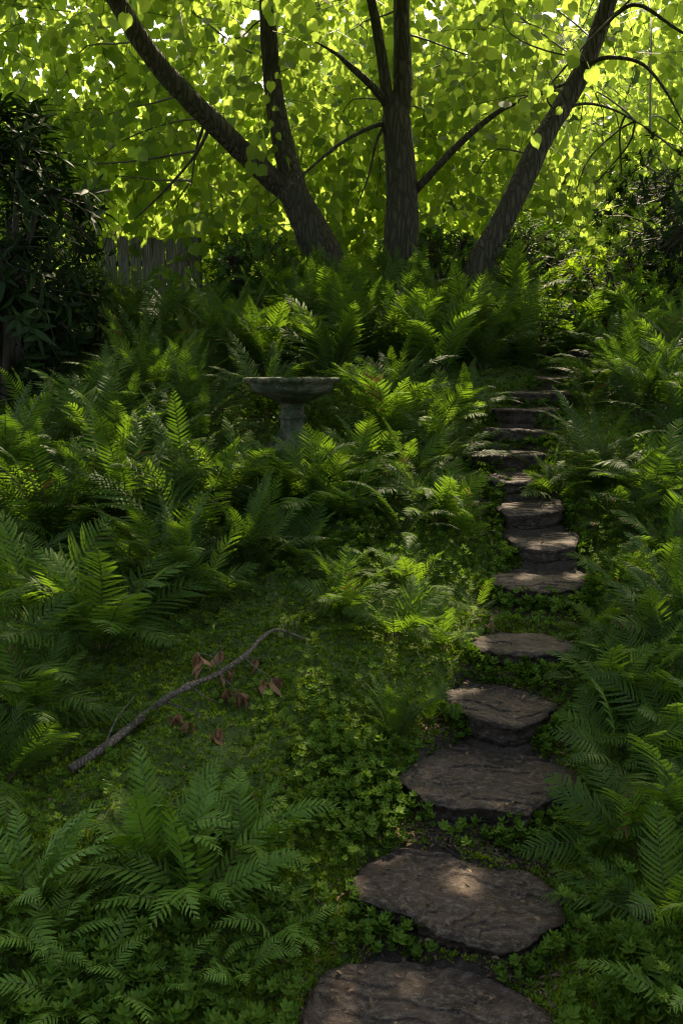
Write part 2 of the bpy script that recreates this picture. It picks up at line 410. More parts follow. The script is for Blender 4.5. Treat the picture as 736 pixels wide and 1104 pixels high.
def ground_at(px, py):
    d = ray(px, py); ts = np.linspace(1.2, 14, 900); P = np.array([0, 0, EYE])[None] + d[None] * (ts / d[1])[:, None]
    z = terrain(P[:, 0], P[:, 1]); hit = np.where(P[:, 2] <= z)[0]
    i = hit[0] if len(hit) else len(ts) - 1
    return np.array([P[i, 0], P[i, 1], z[i]])

# ground sheet
def axis(lo, hi, flo, fhi, fine, grow=1.12):
    a = list(np.arange(flo, fhi, fine)); s = fine; x = fhi
    while x < hi: a.append(x); s *= grow; x += s
    a.append(hi); s = fine; x = flo - fine
    pre = []
    while x > lo: pre.append(x); s *= grow; x -= s
    pre.append(lo); return np.array(pre[::-1] + a)
gx = axis(-300, 300, -2.6, 3.0, .022); gy = axis(-60, 600, 1.6, 6.6, .022)
X, Y = np.meshgrid(gx, gy); Z = terrain(X, Y)
dp = np.abs(X - xpath(Y))
near = (Y < 8) & (Y > -2)
bare = np.clip(1.25 - dp / .34, 0, 1) * near
insd = in_stone(X, Y, 1.05)
Z = Z + np.where(insd, 0, .006 * fb2(X, Y, 40, 2, 8) * (np.abs(X) < 4) * (Y < 8))
nx, ny = len(gx), len(gy); i = np.arange(ny - 1)[:, None] * nx; j = np.arange(nx - 1)[None]
F = np.stack([i + j, i + j + 1, i + nx + j + 1, i + nx + j], -1).reshape(-1, 4)
g = MB(); A = np.zeros((nx * ny, 3)); A[:, 0] = bare.ravel(); g.add(np.stack([X, Y, Z], -1).reshape(-1, 3), F, 0, A)
go = g.build('ground', M['ground']); tag(go, kind='structure')

# stepping stones
for k, s in enumerate(STONES):
    nr, na = 64, 240
    an = np.linspace(-np.pi, np.pi, na, endpoint=False); R = stone_r(s, an)
    R = (R * 2 + np.roll(R, 1) + np.roll(R, -1) + np.roll(R, 2) + np.roll(R, -2)) / 6
    R = R * (1 + .06 * fbm(np.stack([np.cos(an) * 2.5, np.sin(an) * 2.5, an * 0 + k], -1), 4, 60 + k)) + .006 * fbm(np.stack([np.cos(an) * 14, np.sin(an) * 14, an * 0 + k], -1), 3, 61)
    V = []; th = s['th']; cx, cyy = s['c']
    def ring(f, dz, ns, inset=0):
        x = cx + np.cos(an) * (R * f - inset); y = cyy + np.sin(an) * (R * f - inset)
        return x, y, dz
    rings = []
    for q in np.linspace(0.03, 1, nr) ** .8:
        x, y = cx + np.cos(an) * R * q, cyy + np.sin(an) * R * q
        n1 = fb2(x, y, 5, 4, 90 + k); stp = np.floor((fb2(x * .6 + y * .4, y, 3.2, 4, 130 + k)) * 6) * .006
        z = s['z'] + .010 * n1 + stp + .006 * fb2(x, y, 16, 4, 7) - .012 * np.clip((q - .9) / .1, 0, 1) ** 2
        rings.append(np.stack([x, y, z], -1))
    top = rings[-1]
    for q in np.linspace(0, 1, 10)[1:]:
        lay = np.floor(q * 4 + 1.2 * fbm(np.stack([np.cos(an) * 3, np.sin(an) * 3, an * 0 + q * .3 + k], -1), 3, 31))
        ins = .004 + .016 * _h((lay + 9).astype(np.int64), (an * 1.3).astype(np.int64), np.full(na, k), 4) + .006 * fbm(np.stack([np.cos(an) * 12, np.sin(an) * 12, an * 0 + q * 4], -1), 3, 44) + .05 * max(0, q - .55)
        ins *= min(1, q * 5)
        x, y = top[:, 0] - np.cos(an) * ins, top[:, 1] - np.sin(an) * ins
        rings.append(np.stack([x, y, top[:, 2] - th * q * (1 + .12 * fbm(np.stack([np.cos(an) * 2, np.sin(an) * 2, an * 0], -1), 2, 5 + k))], -1))
    nR = len(rings); V = np.concatenate(rings); i = np.arange(nR - 1)[:, None] * na; j = np.arange(na)[None]; j2 = (j + 1) % na
    F = np.stack([i + j, i + na + j, i + na + j2, i + j2], -1).reshape(-1, 4)
    off = np.array([cx, cyy, s['z'] - th]); V = V - off
    b = MB(); b.add(V, F); b.add(V[:na], [list(range(na))]); b.add(V[-na:], [list(range(na))[::-1]])
    o = b.build('stepping_stone', M['slate']); o.location = off
    tag(o, s['label'], 'stepping stone', 'stepping stones climbing the bank')

# ------------------------------------------------------------------ leaf templates
def heart():
    # length 1 along +y, petiole at the origin side; crease along the midrib
    ys = np.array([.0, .12, .35, .6, .82, 1.0]); w = np.array([.0, .40, .47, .37, .17, 0])
    v = [(0, .06, 0)]; a = [(0, 0)]
    v += [(0, .35, -.03), (0, .65, -.02), (0, 1.08, -.06)]; a += [(0, .35), (0, .65), (0, 1)]
    left = [(-.22, -.05, .02), (-.42, .12, .05), (-.50, .35, .05), (-.41, .62, .03), (-.20, .83, -.02)]
    for p in left: v.append(p); a.append((-1 if abs(p[0]) > .2 else -.5, p[1]))
    for p in left: v.append((-p[0], p[1], p[2])); a.append((1 if abs(p[0]) > .2 else .5, p[1]))
    f = [[0, 4, 5], [0, 5, 6, 1], [1, 6, 7, 2], [2, 7, 8, 3], [0, 10, 9], [0, 1, 11, 10], [1, 2, 12, 11], [2, 3, 13, 12]]
    # petiole
    n = len(v); v += [(-.012, -.42, .02), (.012, -.42, .02), (.012, .08, 0), (-.012, .08, 0)]; a += [(0, 0)] * 4
    f.append([n, n + 1, n + 2, n + 3])
    V = np.array(v); V[:, 1] += .42
    return V, f, np.array(a)
HV, HF, HA = heart()

def lance(w=.2, n=5, fold=.12, droop=.25):
    v = []; a = []; ts = np.linspace(0, 1, n)
    for t in ts:
        ww = w * math.sin(math.pi * min(1, (t * .94 + .04)) ** .85)
        z = -droop * t * t
        v += [(-ww / 2, t, z + fold * ww), (0, t, z), (ww / 2, t, z + fold * ww)]; a += [(-1, t), (0, t), (1, t)]
    f = []
    for i in range(n - 1):
        for j in (0, 1): f.append([i * 3 + j, i * 3 + j + 1, i * 3 + j + 4, i * 3 + j + 3])
    return np.array(v), f, np.array(a)

# ------------------------------------------------------------------ trees
GAPS = []   # sun gaps in the canopy: (point, radius)
def gap(px, py, r, lift=0.0):
    p = ground_at(px, py); p = p + np.array([0, 0, lift]); GAPS.append((p, r))
gap(500, 965, .075); gap(530, 985, .04); gap(560, 1000, .025); gap(440, 930, .02)
gap(585, 573, .07); gap(560, 690, .045); gap(600, 690, .04); gap(600, 620, .05); gap(570, 545, .05); gap(520, 740, .03); gap(560, 820, .025)
gap(450, 655, .36, .12); gap(480, 690, .12, .1); gap(420, 640, .12, .2); gap(520, 660, .08)
gap(290, 430, .22, .3); gap(265, 420, .12, .35); gap(160, 380, .13, .3); gap(200, 450, .07, .4)
gap(640, 340, .6, .3); gap(600, 340, .4, .3); gap(560, 345, .2, .4); gap(690, 380, .2, .2); gap(470, 470, .10, .2); gap(420, 330, .15, .3)
gap(640, 470, .10, .3); gap(680, 520, .08, .1); gap(590, 400, .15); gap(615, 420, .12); gap(120, 500, .06, .4); gap(350, 510, .08, .15)
gap(250, 650, .05, .2); gap(180, 900, .06, .2); gap(330, 690, .05); gap(700, 600, .06, .2); gap(340, 735, .11); gap(300, 790, .06); gap(390, 830, .07); gap(540, 480, .08)
_g = np.random.default_rng(77)
for _x0, _x1, _y0, _y1, _n, _r in ((320, 560, 340, 400, 6, .07), (100, 240, 380, 440, 3, .07), (0, 230, 480, 640, 3, .06), (330, 520, 440, 500, 2, .06), (580, 736, 380, 520, 7, .09), (600, 736, 560, 900, 2, .05), (80, 330, 830, 960, 1, .05)):
    for _ in range(_n): gap(_g.uniform(_x0, _x1), _g.uniform(_y0, _y1), _r * _g.uniform(.5, 1.3), _g.uniform(.2, .45))
def gap_mask(P):
    keep = np.ones(len(P), bool)
    for c, r in GAPS:
        d = P - c; t = d @ sdir; q = d - t[:, None] * sdir; keep &= ~((np.hypot(np.hypot(q[:, 0], q[:, 1]), q[:, 2]) < r) & (t > 1.2))
    return keep

def spray_leaves(mb_leaf, mb_twig, centers, dirs, nleaf=9, lsize=.155, tl=.75, down=.55, twig=True, gaps=True, variance=1):
    P = []; Dv = []; Nn = []; Sz = []
    for c, d in zip(centers, dirs):
        k = 6; pts = [np.array(c)]; dd = norm(d)
        for i in range(k):
            dd = norm(dd + np.array([0, 0, -down / k]) + rng.normal(0, .10, 3)); pts.append(pts[-1] + dd * tl / k)
        pts = np.array(pts)
        if twig: tube(mb_twig, pts, np.linspace(.0045, .0015, len(pts)), 3, 1, cap=False)
        side = norm(np.cross(dd, [0, 0, 1])) if abs(dd[2]) < .97 else np.array([1, 0, 0])
        ts = np.linspace(.12, 1, nleaf)
        for q, t in enumerate(ts):
            f = t * k; i = min(k - 1, int(f)); p = pts[i] + (pts[i + 1] - pts[i]) * (f - i)
            tg = norm(pts[i + 1] - pts[i]); sg = 1 if q % 2 else -1
            ld = norm(side * sg * .8 + tg * .5 + np.array([0, 0, -.9]) + rng.normal(0, .3, 3))
            nn = norm(np.array([0, .9, .35]) + rng.normal(0, .42, 3))
            P.append(p); Dv.append(ld); Nn.append(nn); Sz.append(lsize * rng.uniform(.6, 1.2))
    P = np.array(P); Dv = np.array(Dv); Nn = np.array(Nn); Sz = np.array(Sz)
    if gaps:
        k = gap_mask(P + Dv * .1); P, Dv, Nn, Sz = P[k], Dv[k], Nn[k], Sz[k]
    R = rotmats(Dv, Nn, Sz)
    mb_leaf.scatter(HV, HF, R, P, 0, HA, np.abs(np.sin(P[:, 0] * 913.7 + P[:, 1] * 517.3 + P[:, 2] * 331.1)))

def pxline(pts, D0, D1=None):
    D1 = D1 if D1 is not None else D0; n = len(pts)
    return np.array([at(x, y, D0 + (D1 - D0) * i / (n - 1)) for i, (x, y) in enumerate(pts)])

def woody(parent, name, pts, w, seg=20, rough=.16, n=60, seed=0):
    P = spline(pts, n); ww = np.interp(np.linspace(0, 1, n), np.linspace(0, 1, len(w)), w)
    mb = MB(); tube(mb, P - np.array(parent.location), ww / 2, seg, 0, rough, seed)
    mb.build(name, M['bark'], parent)
    return P, ww

class Tree:
    def __init__(s, base, label, kindname='tree'):
        s.root = empty(kindname, base); tag(s.root, label, 'tree', 'multi-stemmed trees at the top of the bank'); s.pts = []
        s.leaf = MB(); s.twig = s.leaf
    def stem(s, name, pts, w, **k):
        P, ww = woody(s.root, name, pts, w, **k); s.pts.append(P)
        return P
    def cluster(s, c, ns, rr, lsize, dirbias=(0, 0, -.2), link=True, gaps=True, nleaf=9):
        allp = np.concatenate(s.pts); 
        if link and rng.random() < .22:
            cand = allp[allp[:, 2] > EYE + 1.6] if (allp[:, 2] > EYE + 1.6).any() else allp
            q = cand[np.argmin(np.linalg.norm(cand - c, axis=1) + rng.uniform(0, 2.6, len(cand)))]
            mid = (q + c) / 2 + rng.normal(0, .12, 3) + np.array([0, 0, .18 * np.linalg.norm(c - q) / 2])
            tube(s.twig, spline([q, (q * .7 + mid * .3) + rng.normal(0, .04, 3), mid, (mid + c) / 2 + rng.normal(0, .06, 3), c], 12), np.linspace(.011, .003, 12), 5, 1, cap=False)
        cs = c + rng.normal(0, rr * .55, (ns, 3)); ds = norm((cs - c) + rng.normal(0, .25, (ns, 3)) + np.array(dirbias))
        spray_leaves(s.leaf, s.twig, cs, ds, nleaf, lsize, gaps=gaps)
    def finish(s, mat='canopy'):
        b = -np.array(s.root.location); s.leaf.shift(b)
        s.leaf.build('crown', [M[mat], M['twig']], s.root)

def basept(px, D): x = (px - 368) / FPX * D; return np.array([x, D, T1(x, D) - .05])
# left tree
DL = 8.6; m_ = mpp(DL)
b1 = basept(366, DL)
TL = Tree(b1, 'tree with a V-shaped fork, leftmost of the three, one limb leaning far left')
TL.stem('trunk', [b1, at(357, 300, DL), at(345, 268, DL), at(330, 238, DL), at(316, 208, DL), at(308, 190, DL)], np.array([58, 50, 46, 41, 36, 26]) * m_ * .84, seg=40, n=70, seed=3)
TL.stem('limb', [at(322, 226, DL), at(312, 208, DL), at(290, 190, DL - .05), at(238, 140, DL - .2), at(176, 76, DL - .45), at(125, 0, DL - .7), at(85, -80, DL - 1), at(40, -190, DL - 1.4)], np.array([24, 27, 26, 25, 23, 20, 16, 9]) * m_ * .84, seed=5, n=80)
TL.stem('limb', [at(324, 226, DL), at(317, 200, DL), at(304, 150, DL + .1), at(293, 80, DL + .15), at(289, 0, DL + .1), at(300, -100, DL), at(320, -220, DL - .2)], np.array([24, 28, 25, 22, 20, 16, 8]) * m_ * .84, seed=6, n=80)
TL.stem('branch', [at(228, 132, DL - .2), at(212, 165, DL - .3), at(180, 203, DL - .35), at(146, 236, DL - .4)], np.array([5, 4, 3, 1.6]) * m_ * .84, seg=8, n=24)
TL.stem('branch', [at(222, 128, DL - .2), at(212, 160, DL - .2), at(206, 200, DL - .2)], np.array([4, 3, 1.5]) * m_ * .84, seg=8, n=16)
# middle tree
DM = 8.4; m_ = mpp(DM); b2 = basept(431, DM)
TM = Tree(b2, 'upright middle tree with a thick straight trunk splitting in two high up')
TM.stem('trunk', [b2, at(430, 310, DM), at(431, 270, DM), at(433, 215, DM), at(432, 175, DM), at(427, 128, DM), at(427, 100, DM)], np.array([58, 46, 42, 40, 37, 33, 22]) * m_ * .84, seg=40, n=80, seed=9)
TM.stem('limb', [at(430, 138, DM), at(434, 100, DM), at(433, 50, DM), at(433, 0, DM), at(440, -90, DM - .2), at(455, -210, DM - .5)], np.array([20, 23, 21, 20, 16, 8]) * m_ * .84, seed=10, n=70)
TM.stem('limb', [at(422, 145, DM), at(418, 110, DM - .05), at(411, 60, DM - .1), at(400, 0, DM - .2), at(380, -90, DM - .5), at(360, -190, DM - .9)], np.array([15, 15, 12.5, 11, 9, 5]) * m_ * .84, seed=11, n=60)
TM.stem('limb', [at(422, 125, DM), at(412, 106, DM - .1), at(398, 90, DM - .2), at(378, 72, DM - .3), at(362, 58, DM - .4), at(340, 45, DM - .5)], np.array([10, 10, 9, 7, 4, 1.5]) * m_ * .84, seg=12, seed=12, n=40)
TM.stem('limb', [at(446, 206, DM), at(462, 190, DM - .1), at(490, 160, DM - .2), at(520, 133, DM - .3), at(552, 112, DM - .4), at(610, 90, DM - .7)], np.array([11, 9.5, 8.5, 7, 5.5, 3]) * m_ * .84, seg=12, seed=13, n=40)
TM.stem('branch', [at(416, 133, DM), at(398, 138, DM - .1), at(365, 156, DM - .2), at(328, 187, DM - .3), at(290, 222, DM - .4)], np.array([6, 5, 4, 3, 1.5]) * m_ * .84, seg=8, n=30)
TM.stem('branch', [at(414, 135, DM), at(405, 155, DM - .1), at(397, 190, DM - .1), at(382, 228, DM - .1)], np.array([4, 3.4, 2.6, 1.4]) * m_ * .84, seg=8, n=24)
# right tree
DR = 8.0; m_ = mpp(DR); b3 = basept(497, DR)
TR = Tree(b3, 'slim tree on the right with one trunk leaning to the right')
TR.stem('trunk', [b3, at(512, 298, DR), at(530, 260, DR), at(553, 215, DR), at(583, 153, DR + .05), at(610, 108, DR + .1), at(635, 60, DR + .1), at(656, 0, DR + .1), at(690, -90, DR), at(740, -200, DR - .2)],
        np.array([42, 33, 30, 28, 25.5, 24, 22, 19, 15, 8]) * m_ * .84, seg=32, n=110, seed=15)
TR.stem('branch', [at(645, 35, DR), at(665, 14, DR - .1), at(690, 6, DR - .2), at(735, 35, DR - .4), at(790, 60, DR - .7)], np.array([6, 5.5, 4.5, 3.5, 2.4]) * m_ * .84, seg=8, n=24)
TR.stem('branch', [at(631, 70, DR), at(655, 62, DR - .1), at(690, 68, DR - .2), at(715, 95, DR - .3), at(737, 135, DR - .35)], np.array([6, 5, 3.8, 3, 1.6]) * m_ * .84, seg=8, n=24)
TR.stem('branch', [at(600, 125, DR), at(626, 112, DR + .1), at(660, 118, DR + .2), at(700, 140, DR + .3)], np.array([4.4, 3.6, 2.6, 1.4]) * m_ * .84, seg=8, n=24)

TREES = [(-1.2, TL), (.5, TM), (2.0, TR)]
def near_tree(x): return min(TREES, key=lambda t: abs(t[0] - x + rng.normal(0, .5)))[1]
EYEV = np.array([0, 0, EYE])
# roof of foliage, above the frame and just dipping into it
def place(n, xr, dr, zr, cond, ns, rr, ls, **k):
    c = 0
    while c < n:
        x, d, z = rng.uniform(*xr), rng.uniform(*dr), rng.uniform(*zr)
        if not cond(x, d, z): continue
        near_tree(x).cluster(np.array([x, d, EYE + z]), ns, rr, ls, **k); c += 1
# dense high roof
place(250, (-6.5, 6.5), (3.0, 9.6), (2.8, 6.2), lambda x, d, z: z > .45 * d + (1.35 if d > 6 else 2.1), 13, .75, .15)
# band seen along the top of the picture
place(46, (-4.2, 4.4), (8.9, 9.7), (1.6, 4.4), lambda x, d, z: .22 * d < z < .50 * d, 7, .5, .115)
# hanging curtain behind the trunks
place(205, (-5.6, 5.8), (9.6, 11.8), (.55, 5.4), lambda x, d, z: z < .52 * d and z > .2 + .05 * d, 13, .6, .115)
# sprays in front of the trunks
for px, py, D in ((590, 85, 7.6), (605, 120, 7.7), (290, 60, 8.2), (298, 105, 8.2), (230, 5, 7.6), (500, 15, 7.6), (540, 30, 7.5)):
    p = at(px, py, D); near_tree(p[0]).cluster(p + np.array([0, 0, .15]), 2, .16, .11, nleaf=7)
for _, t in TREES: t.finish()

# trees further back
def far_tree(x, D, h, r, n, label, ls=.15):
    b = np.array([x, D, T1(x, D) - .1]); t = Tree(b, label, 'background_tree'); t.root['group'] = 'trees behind the leafy curtain'
    t.stem('trunk', [b, b + [.1, 0, h * .3], b + [-.1, .1, h * .6], b + [.1, 0, h * .9]], np.array([.3, .24, .18, .08]), seg=12, n=20)
    for k in range(n):
        u = rng.normal(size=3); u /= np.linalg.norm(u); u *= rng.random() ** .4
        c = b + np.array([u[0] * r, u[1] * r * .6, h * .52 + u[2] * h * .48]); t.cluster(c, 12, .8, ls, gaps=False, nleaf=8)
    t.finish('canopy_far')
far_tree(-6.5, 17.5, 3.9, 2.6, 84, 'pale tree far behind the wooden fence at the left edge')
far_tree(-2.2, 17.5, 3.6, 2.6, 92, 'bright green tree far behind the forked tree')
far_tree(2.2, 18, 4.0, 2.7, 92, 'bright green tree far behind the middle trunk and the leaning one')
far_tree(6.8, 17, 4.2, 2.8, 92, 'bright green tree far back at the right edge of the picture')

far_tree(.8, 21, 6.0, 3.4, 110, 'tallest pale green tree in the far distance behind the middle trunk', .2)
far_tree(6.2, 21, 6.2, 3.4, 110, 'tall pale green tree in the far distance behind the leaning trunk', .2)
# ------------------------------------------------------------------ shrubs
LV, LF, LA = lance(.24, 5, .2, .22)
OV, OF, OA = lance(.46, 5, .2, .12)
def shrub(name, base, size, nclump, leaf, ll, mat, label, cat='shrub', group=None, per=9, stems=9, seed=0, rise=.6, hollow=.35, flat=.25):
    r = empty(name, base); tag(r, label, cat, group)
    sx, sy, sz = size; wood = MB(); fol = MB(); tips = []
    for k in range(nclump):
        u = rng.normal(size=3); u /= np.linalg.norm(u); u *= hollow + (1 - hollow) * rng.random() ** .5
        c = np.array([u[0] * sx, u[1] * sy, sz * .5 + u[2] * sz * .5]); c *= 1 + .22 * vnoise(np.array([[c[0] * 1.6 + seed, c[1] * 1.6, c[2] * 1.6]]), 7)[0]
        c[2] = max(c[2], .05); tips.append(c)
    tips = np.array(tips)
    hubs = [np.array([rng.uniform(-.45, .45) * sx, rng.uniform(-.45, .45) * sy, rng.uniform(.35, .75) * sz]) for _ in range(stems)]
    for hb in hubs: tube(wood, spline([[hb[0] * .15, hb[1] * .15, -.05], hb * [.5, .5, .5] + rng.normal(0, .04, 3), hb], 10), np.linspace(.02, .008, 10) * (sz / 1.2 + .3), 6)
    hubs = np.array(hubs); P = []; Dv = []; Nn = []
    for c in tips:
        hb = hubs[np.argmin(np.linalg.norm(hubs - c, axis=1))]
        tube(wood, spline([hb, (hb + c) / 2 + rng.normal(0, .04, 3), c], 6), np.linspace(.006, .0025, 6), 4, cap=False)
        ax = norm((c - hb) + np.array([0, 0, .25]) + rng.normal(0, .1, 3)); e = norm(np.cross(ax, rng.normal(size=3))); f = np.cross(ax, e)
        for q in range(per):
            a = q * 2.4 + rng.normal(0, .2); ring = q / per
            d = norm((np.cos(a) * e + np.sin(a) * f) + ax * (flat + .9 * (1 - ring) * rise) + np.array([0, 0, -.15]))
            P.append(c - ax * ring * ll * .7); Dv.append(d); Nn.append(norm(ax + np.array([0, 0, .6]) + rng.normal(0, .15, 3)))
    P, Dv, Nn = map(np.array, (P, Dv, Nn)); V_, F_, A_ = leaf
    fol.scatter(V_, F_, rotmats(Dv, Nn, ll * rng.uniform(.65, 1.15, len(P))), P, 0, A_, rng.random(len(P)))
    wood.build('stems', M['twig'], r); fol.build('foliage', M[mat], r)
    return r
RHO = (LV, LF, LA); OVA = (OV, OF, OA)
def gb(px, D, dz=0): x = (px - 368) / FPX * D; return np.array([x, D, T1(x, D) + dz])
shrub('rhododendron', gb(5, 6.6, -.1), (.8, .7, 2.4), 360, RHO, .17, 'rhodo', 'tall dark evergreen shrub with long drooping leaves at the left edge of the picture', per=9, seed=1, stems=14)
shrub('rhododendron', gb(62, 7.6, -.1), (.55, .5, 1.35), 190, RHO, .14, 'rhodo', 'dark evergreen shrub just left of the wooden fence', per=9, seed=2)
shrub('evergreen_shrub', gb(752, 8.2, -.1), (1.1, .8, 1.55), 460, OVA, .075, 'rhodo', 'tall dark shrub with small shiny leaves at the right edge', per=10, seed=3, stems=14)
shrub('evergreen_shrub', gb(278, 8.3, -.1), (.5, .45, .95), 300, OVA, .06, 'shrub', 'dark bush left of the forked trunk, beside the fence', per=9, seed=4)
shrub('evergreen_shrub', gb(560, 8.9, -.1), (.6, .5, .85), 260, OVA, .06, 'shrub', 'dark bush behind the foot of the leaning tree', per=9, seed=6)
shrub('evergreen_shrub', gb(475, 9.1, -.1), (.5, .4, .7), 200, OVA, .06, 'shrub', 'low dark bush between the middle trunk and the leaning trunk', per=9, seed=8)
shrub('leafy_bush', gb(655, 8.1, -.1), (.75, .55, .72), 420, OVA, .055, 'bright', 'bright sunlit bush at the top right, in front of the tall dark shrub', per=9, seed=5)
shrub('leafy_bush', gb(590, 7.6, -.05), (.42, .35, .45), 200, OVA, .05, 'bright', 'small bright bush above the top steps', per=9, seed=7)
shrub('leafy_bush', gb(150, 12.4, -.2), (1.6, .7, 1.3), 330, OVA, .10, 'bright', 'bright bush growing behind the wooden fence', per=8, seed=15)
for k, (px, lab) in enumerate(((360, 'bright hedge bush seen behind the forked trunk'), (500, 'bright hedge bush seen between the middle and leaning trunks'), (640, 'bright hedge bush behind the sunlit bush at the top right'), (30, 'bright hedge bush behind the tall evergreen on the left'))):
    shrub('hedge_bush', gb(px, 12.6, -.2), (1.3, .7, 1.15), 260, OVA, .11, 'bright', lab, per=8, seed=20 + k, group='hedge bushes behind the trees')

for x_, y_, lab in ((-5.5, -5.5, 'tall dark bush added unseen behind the viewpoint on the left to block frontal light'), (0.3, -6.5, 'tall dark bush added unseen straight behind the viewpoint to block frontal light'), (6, -5.2, 'tall dark bush added unseen behind the viewpoint on the right to block frontal light')):  # unseen bushes added to cut frontal skylight and deepen the fern shade
    shrub('evergreen_shrub', np.array([x_, y_, T1(x_, y_) - .1]), (3.6, 2.0, 6.0), 2200, OVA, .26, 'rhodo', lab, per=7, seed=40 + int(x_), group='bushes added behind the viewpoint to block light')
# ------------------------------------------------------------------ fence
fx0, fx1, FD = (122 - 368) / FPX * 9.6, (216 - 368) / FPX * 9.6, 9.6
fb = np.array([(fx0 + fx1) / 2, FD, T1((fx0 + fx1) / 2, FD)])
fence = empty('wooden_fence', fb); tag(fence, 'weathered grey picket fence between the evergreen shrub and the forked tree', 'fence')
ztop = at(170, 257, FD)[2]; x = fx0; k = 0
while x < fx1:
    w = .115 * rng.uniform(.9, 1.08); zt = ztop + rng.normal(0, .025); zb = T1(x, FD) - .05
    a, b_ = x - fb[0], x + w - fb[0]; t0 = rng.normal(0, .006)
    H = zt - fb[2]; H0 = zb - fb[2]; mb = MB(); y0, y1 = -.012 + t0, .012 + t0
    prof = [(a + .004, H0), (b_ - .004, H0), (b_, H0 + .1), (b_, H - .05), (b_ - .03, H), (a + .03, H), (a, H - .05), (a, H0 + .1)]
    V = [(p, y0, q) for p, q in prof] + [(p, y1, q) for p, q in prof]; n = len(prof)
    F = [list(range(n)), list(range(n, 2 * n))[::-1]] + [[i, i + n, (i + 1) % n + n, (i + 1) % n] for i in range(n)]
    mb.add(V, F); mb.build('picket', M['oldwood'], fence, smooth=False)
    x += w + rng.uniform(.006, .03)
for zz in (ztop - .25, ztop - .95):
    mb = MB(); tube(mb, [(fx0 - fb[0] - .05, .045, zz - fb[2]), (fx1 - fb[0] + .05, .045, zz - fb[2])], .03, 4); mb.build('rail', M['oldwood'], fence, smooth=False)
for xx in (fx0, (fx0 + fx1) / 2, fx1):
    mb = MB(); tube(mb, [(xx - fb[0], .11, T1(xx, FD) - .1 - fb[2]), (xx - fb[0], .11, ztop + .02 - fb[2])], .05, 4); mb.build('post', M['oldwood'], fence, smooth=False)

# ------------------------------------------------------------------ birdbath
BD = 5.5; rim = at(315, 407, BD); bx, by = rim[0], BD; bz = T1(bx, by) - .02; BH = rim[2] - bz
bb = empty('birdbath', (bx, by, bz)); tag(bb, 'mossy stone birdbath with a wide scalloped bowl standing among the ferns', 'birdbath')
def lathe(prof, seg=96, rough=.0, scal=None, seed=0):
    prof = np.array(prof); n = len(prof); a = np.linspace(0, 2 * np.pi, seg, endpoint=False)
    V = np.zeros((n, seg, 3))
    for i, (r, z) in enumerate(prof):
        rr = r * (1 + (scal[i] if scal is not None else 0) * np.abs(np.sin(a * 12)))
        V[i] = np.stack([rr * np.cos(a), rr * np.sin(a), np.full(seg, z)], -1)
    d = fbm(V * 14, 4, seed)[..., None] * rough; nn = norm(V * [1, 1, 0]); V = V + nn * d; V[..., 2] += d[..., 0] * .6
    i = np.arange(n - 1)[:, None] * seg; j = np.arange(seg)[None]; j2 = (j + 1) % seg
    mb = MB(); mb.add(V.reshape(-1, 3), np.stack([i + j, i + j2, i + seg + j2, i + seg + j], -1).reshape(-1, 4))
    mb.add(V[0], [list(range(seg))[::-1]]); mb.add(V[-1], [list(range(seg))]); return mb
RB = 47 * mpp(BD)
bowl = lathe([(.072, BH - .16), (.085, BH - .15), (.13, BH - .138), (RB * .62, BH - .12), (RB * .84, BH - .09), (RB * .95, BH - .065), (RB * .97, BH - .034), (RB * 1.0, BH - .026), (RB * 1.03, BH - .010), (RB * 1.01, BH), (RB * .95, BH + .001), (RB * .9, BH - .014), (RB * .6, BH - .05), (.02, BH - .06)],
             144, .005, [0, 0, 0, 0, .0, .01, .02,   .08, .09, .08, .04, .01, 0, 0], 3)
bowl.build('bowl', M['concrete'], bb)
ped = lathe([(.15, 0), (.155, .05), (.14, .07), (.12, .08), (.10, .12), (.075, .16), (.068, .3), (.066, BH - .30), (.07, BH - .26), (.086, BH - .25), (.088, BH - .238), (.074, BH - .228), (.072, BH - .185), (.082, BH - .161), (.07, BH - .155)], 48, .004, seed=8)
ped.build('pedestal', M['concrete'], bb)

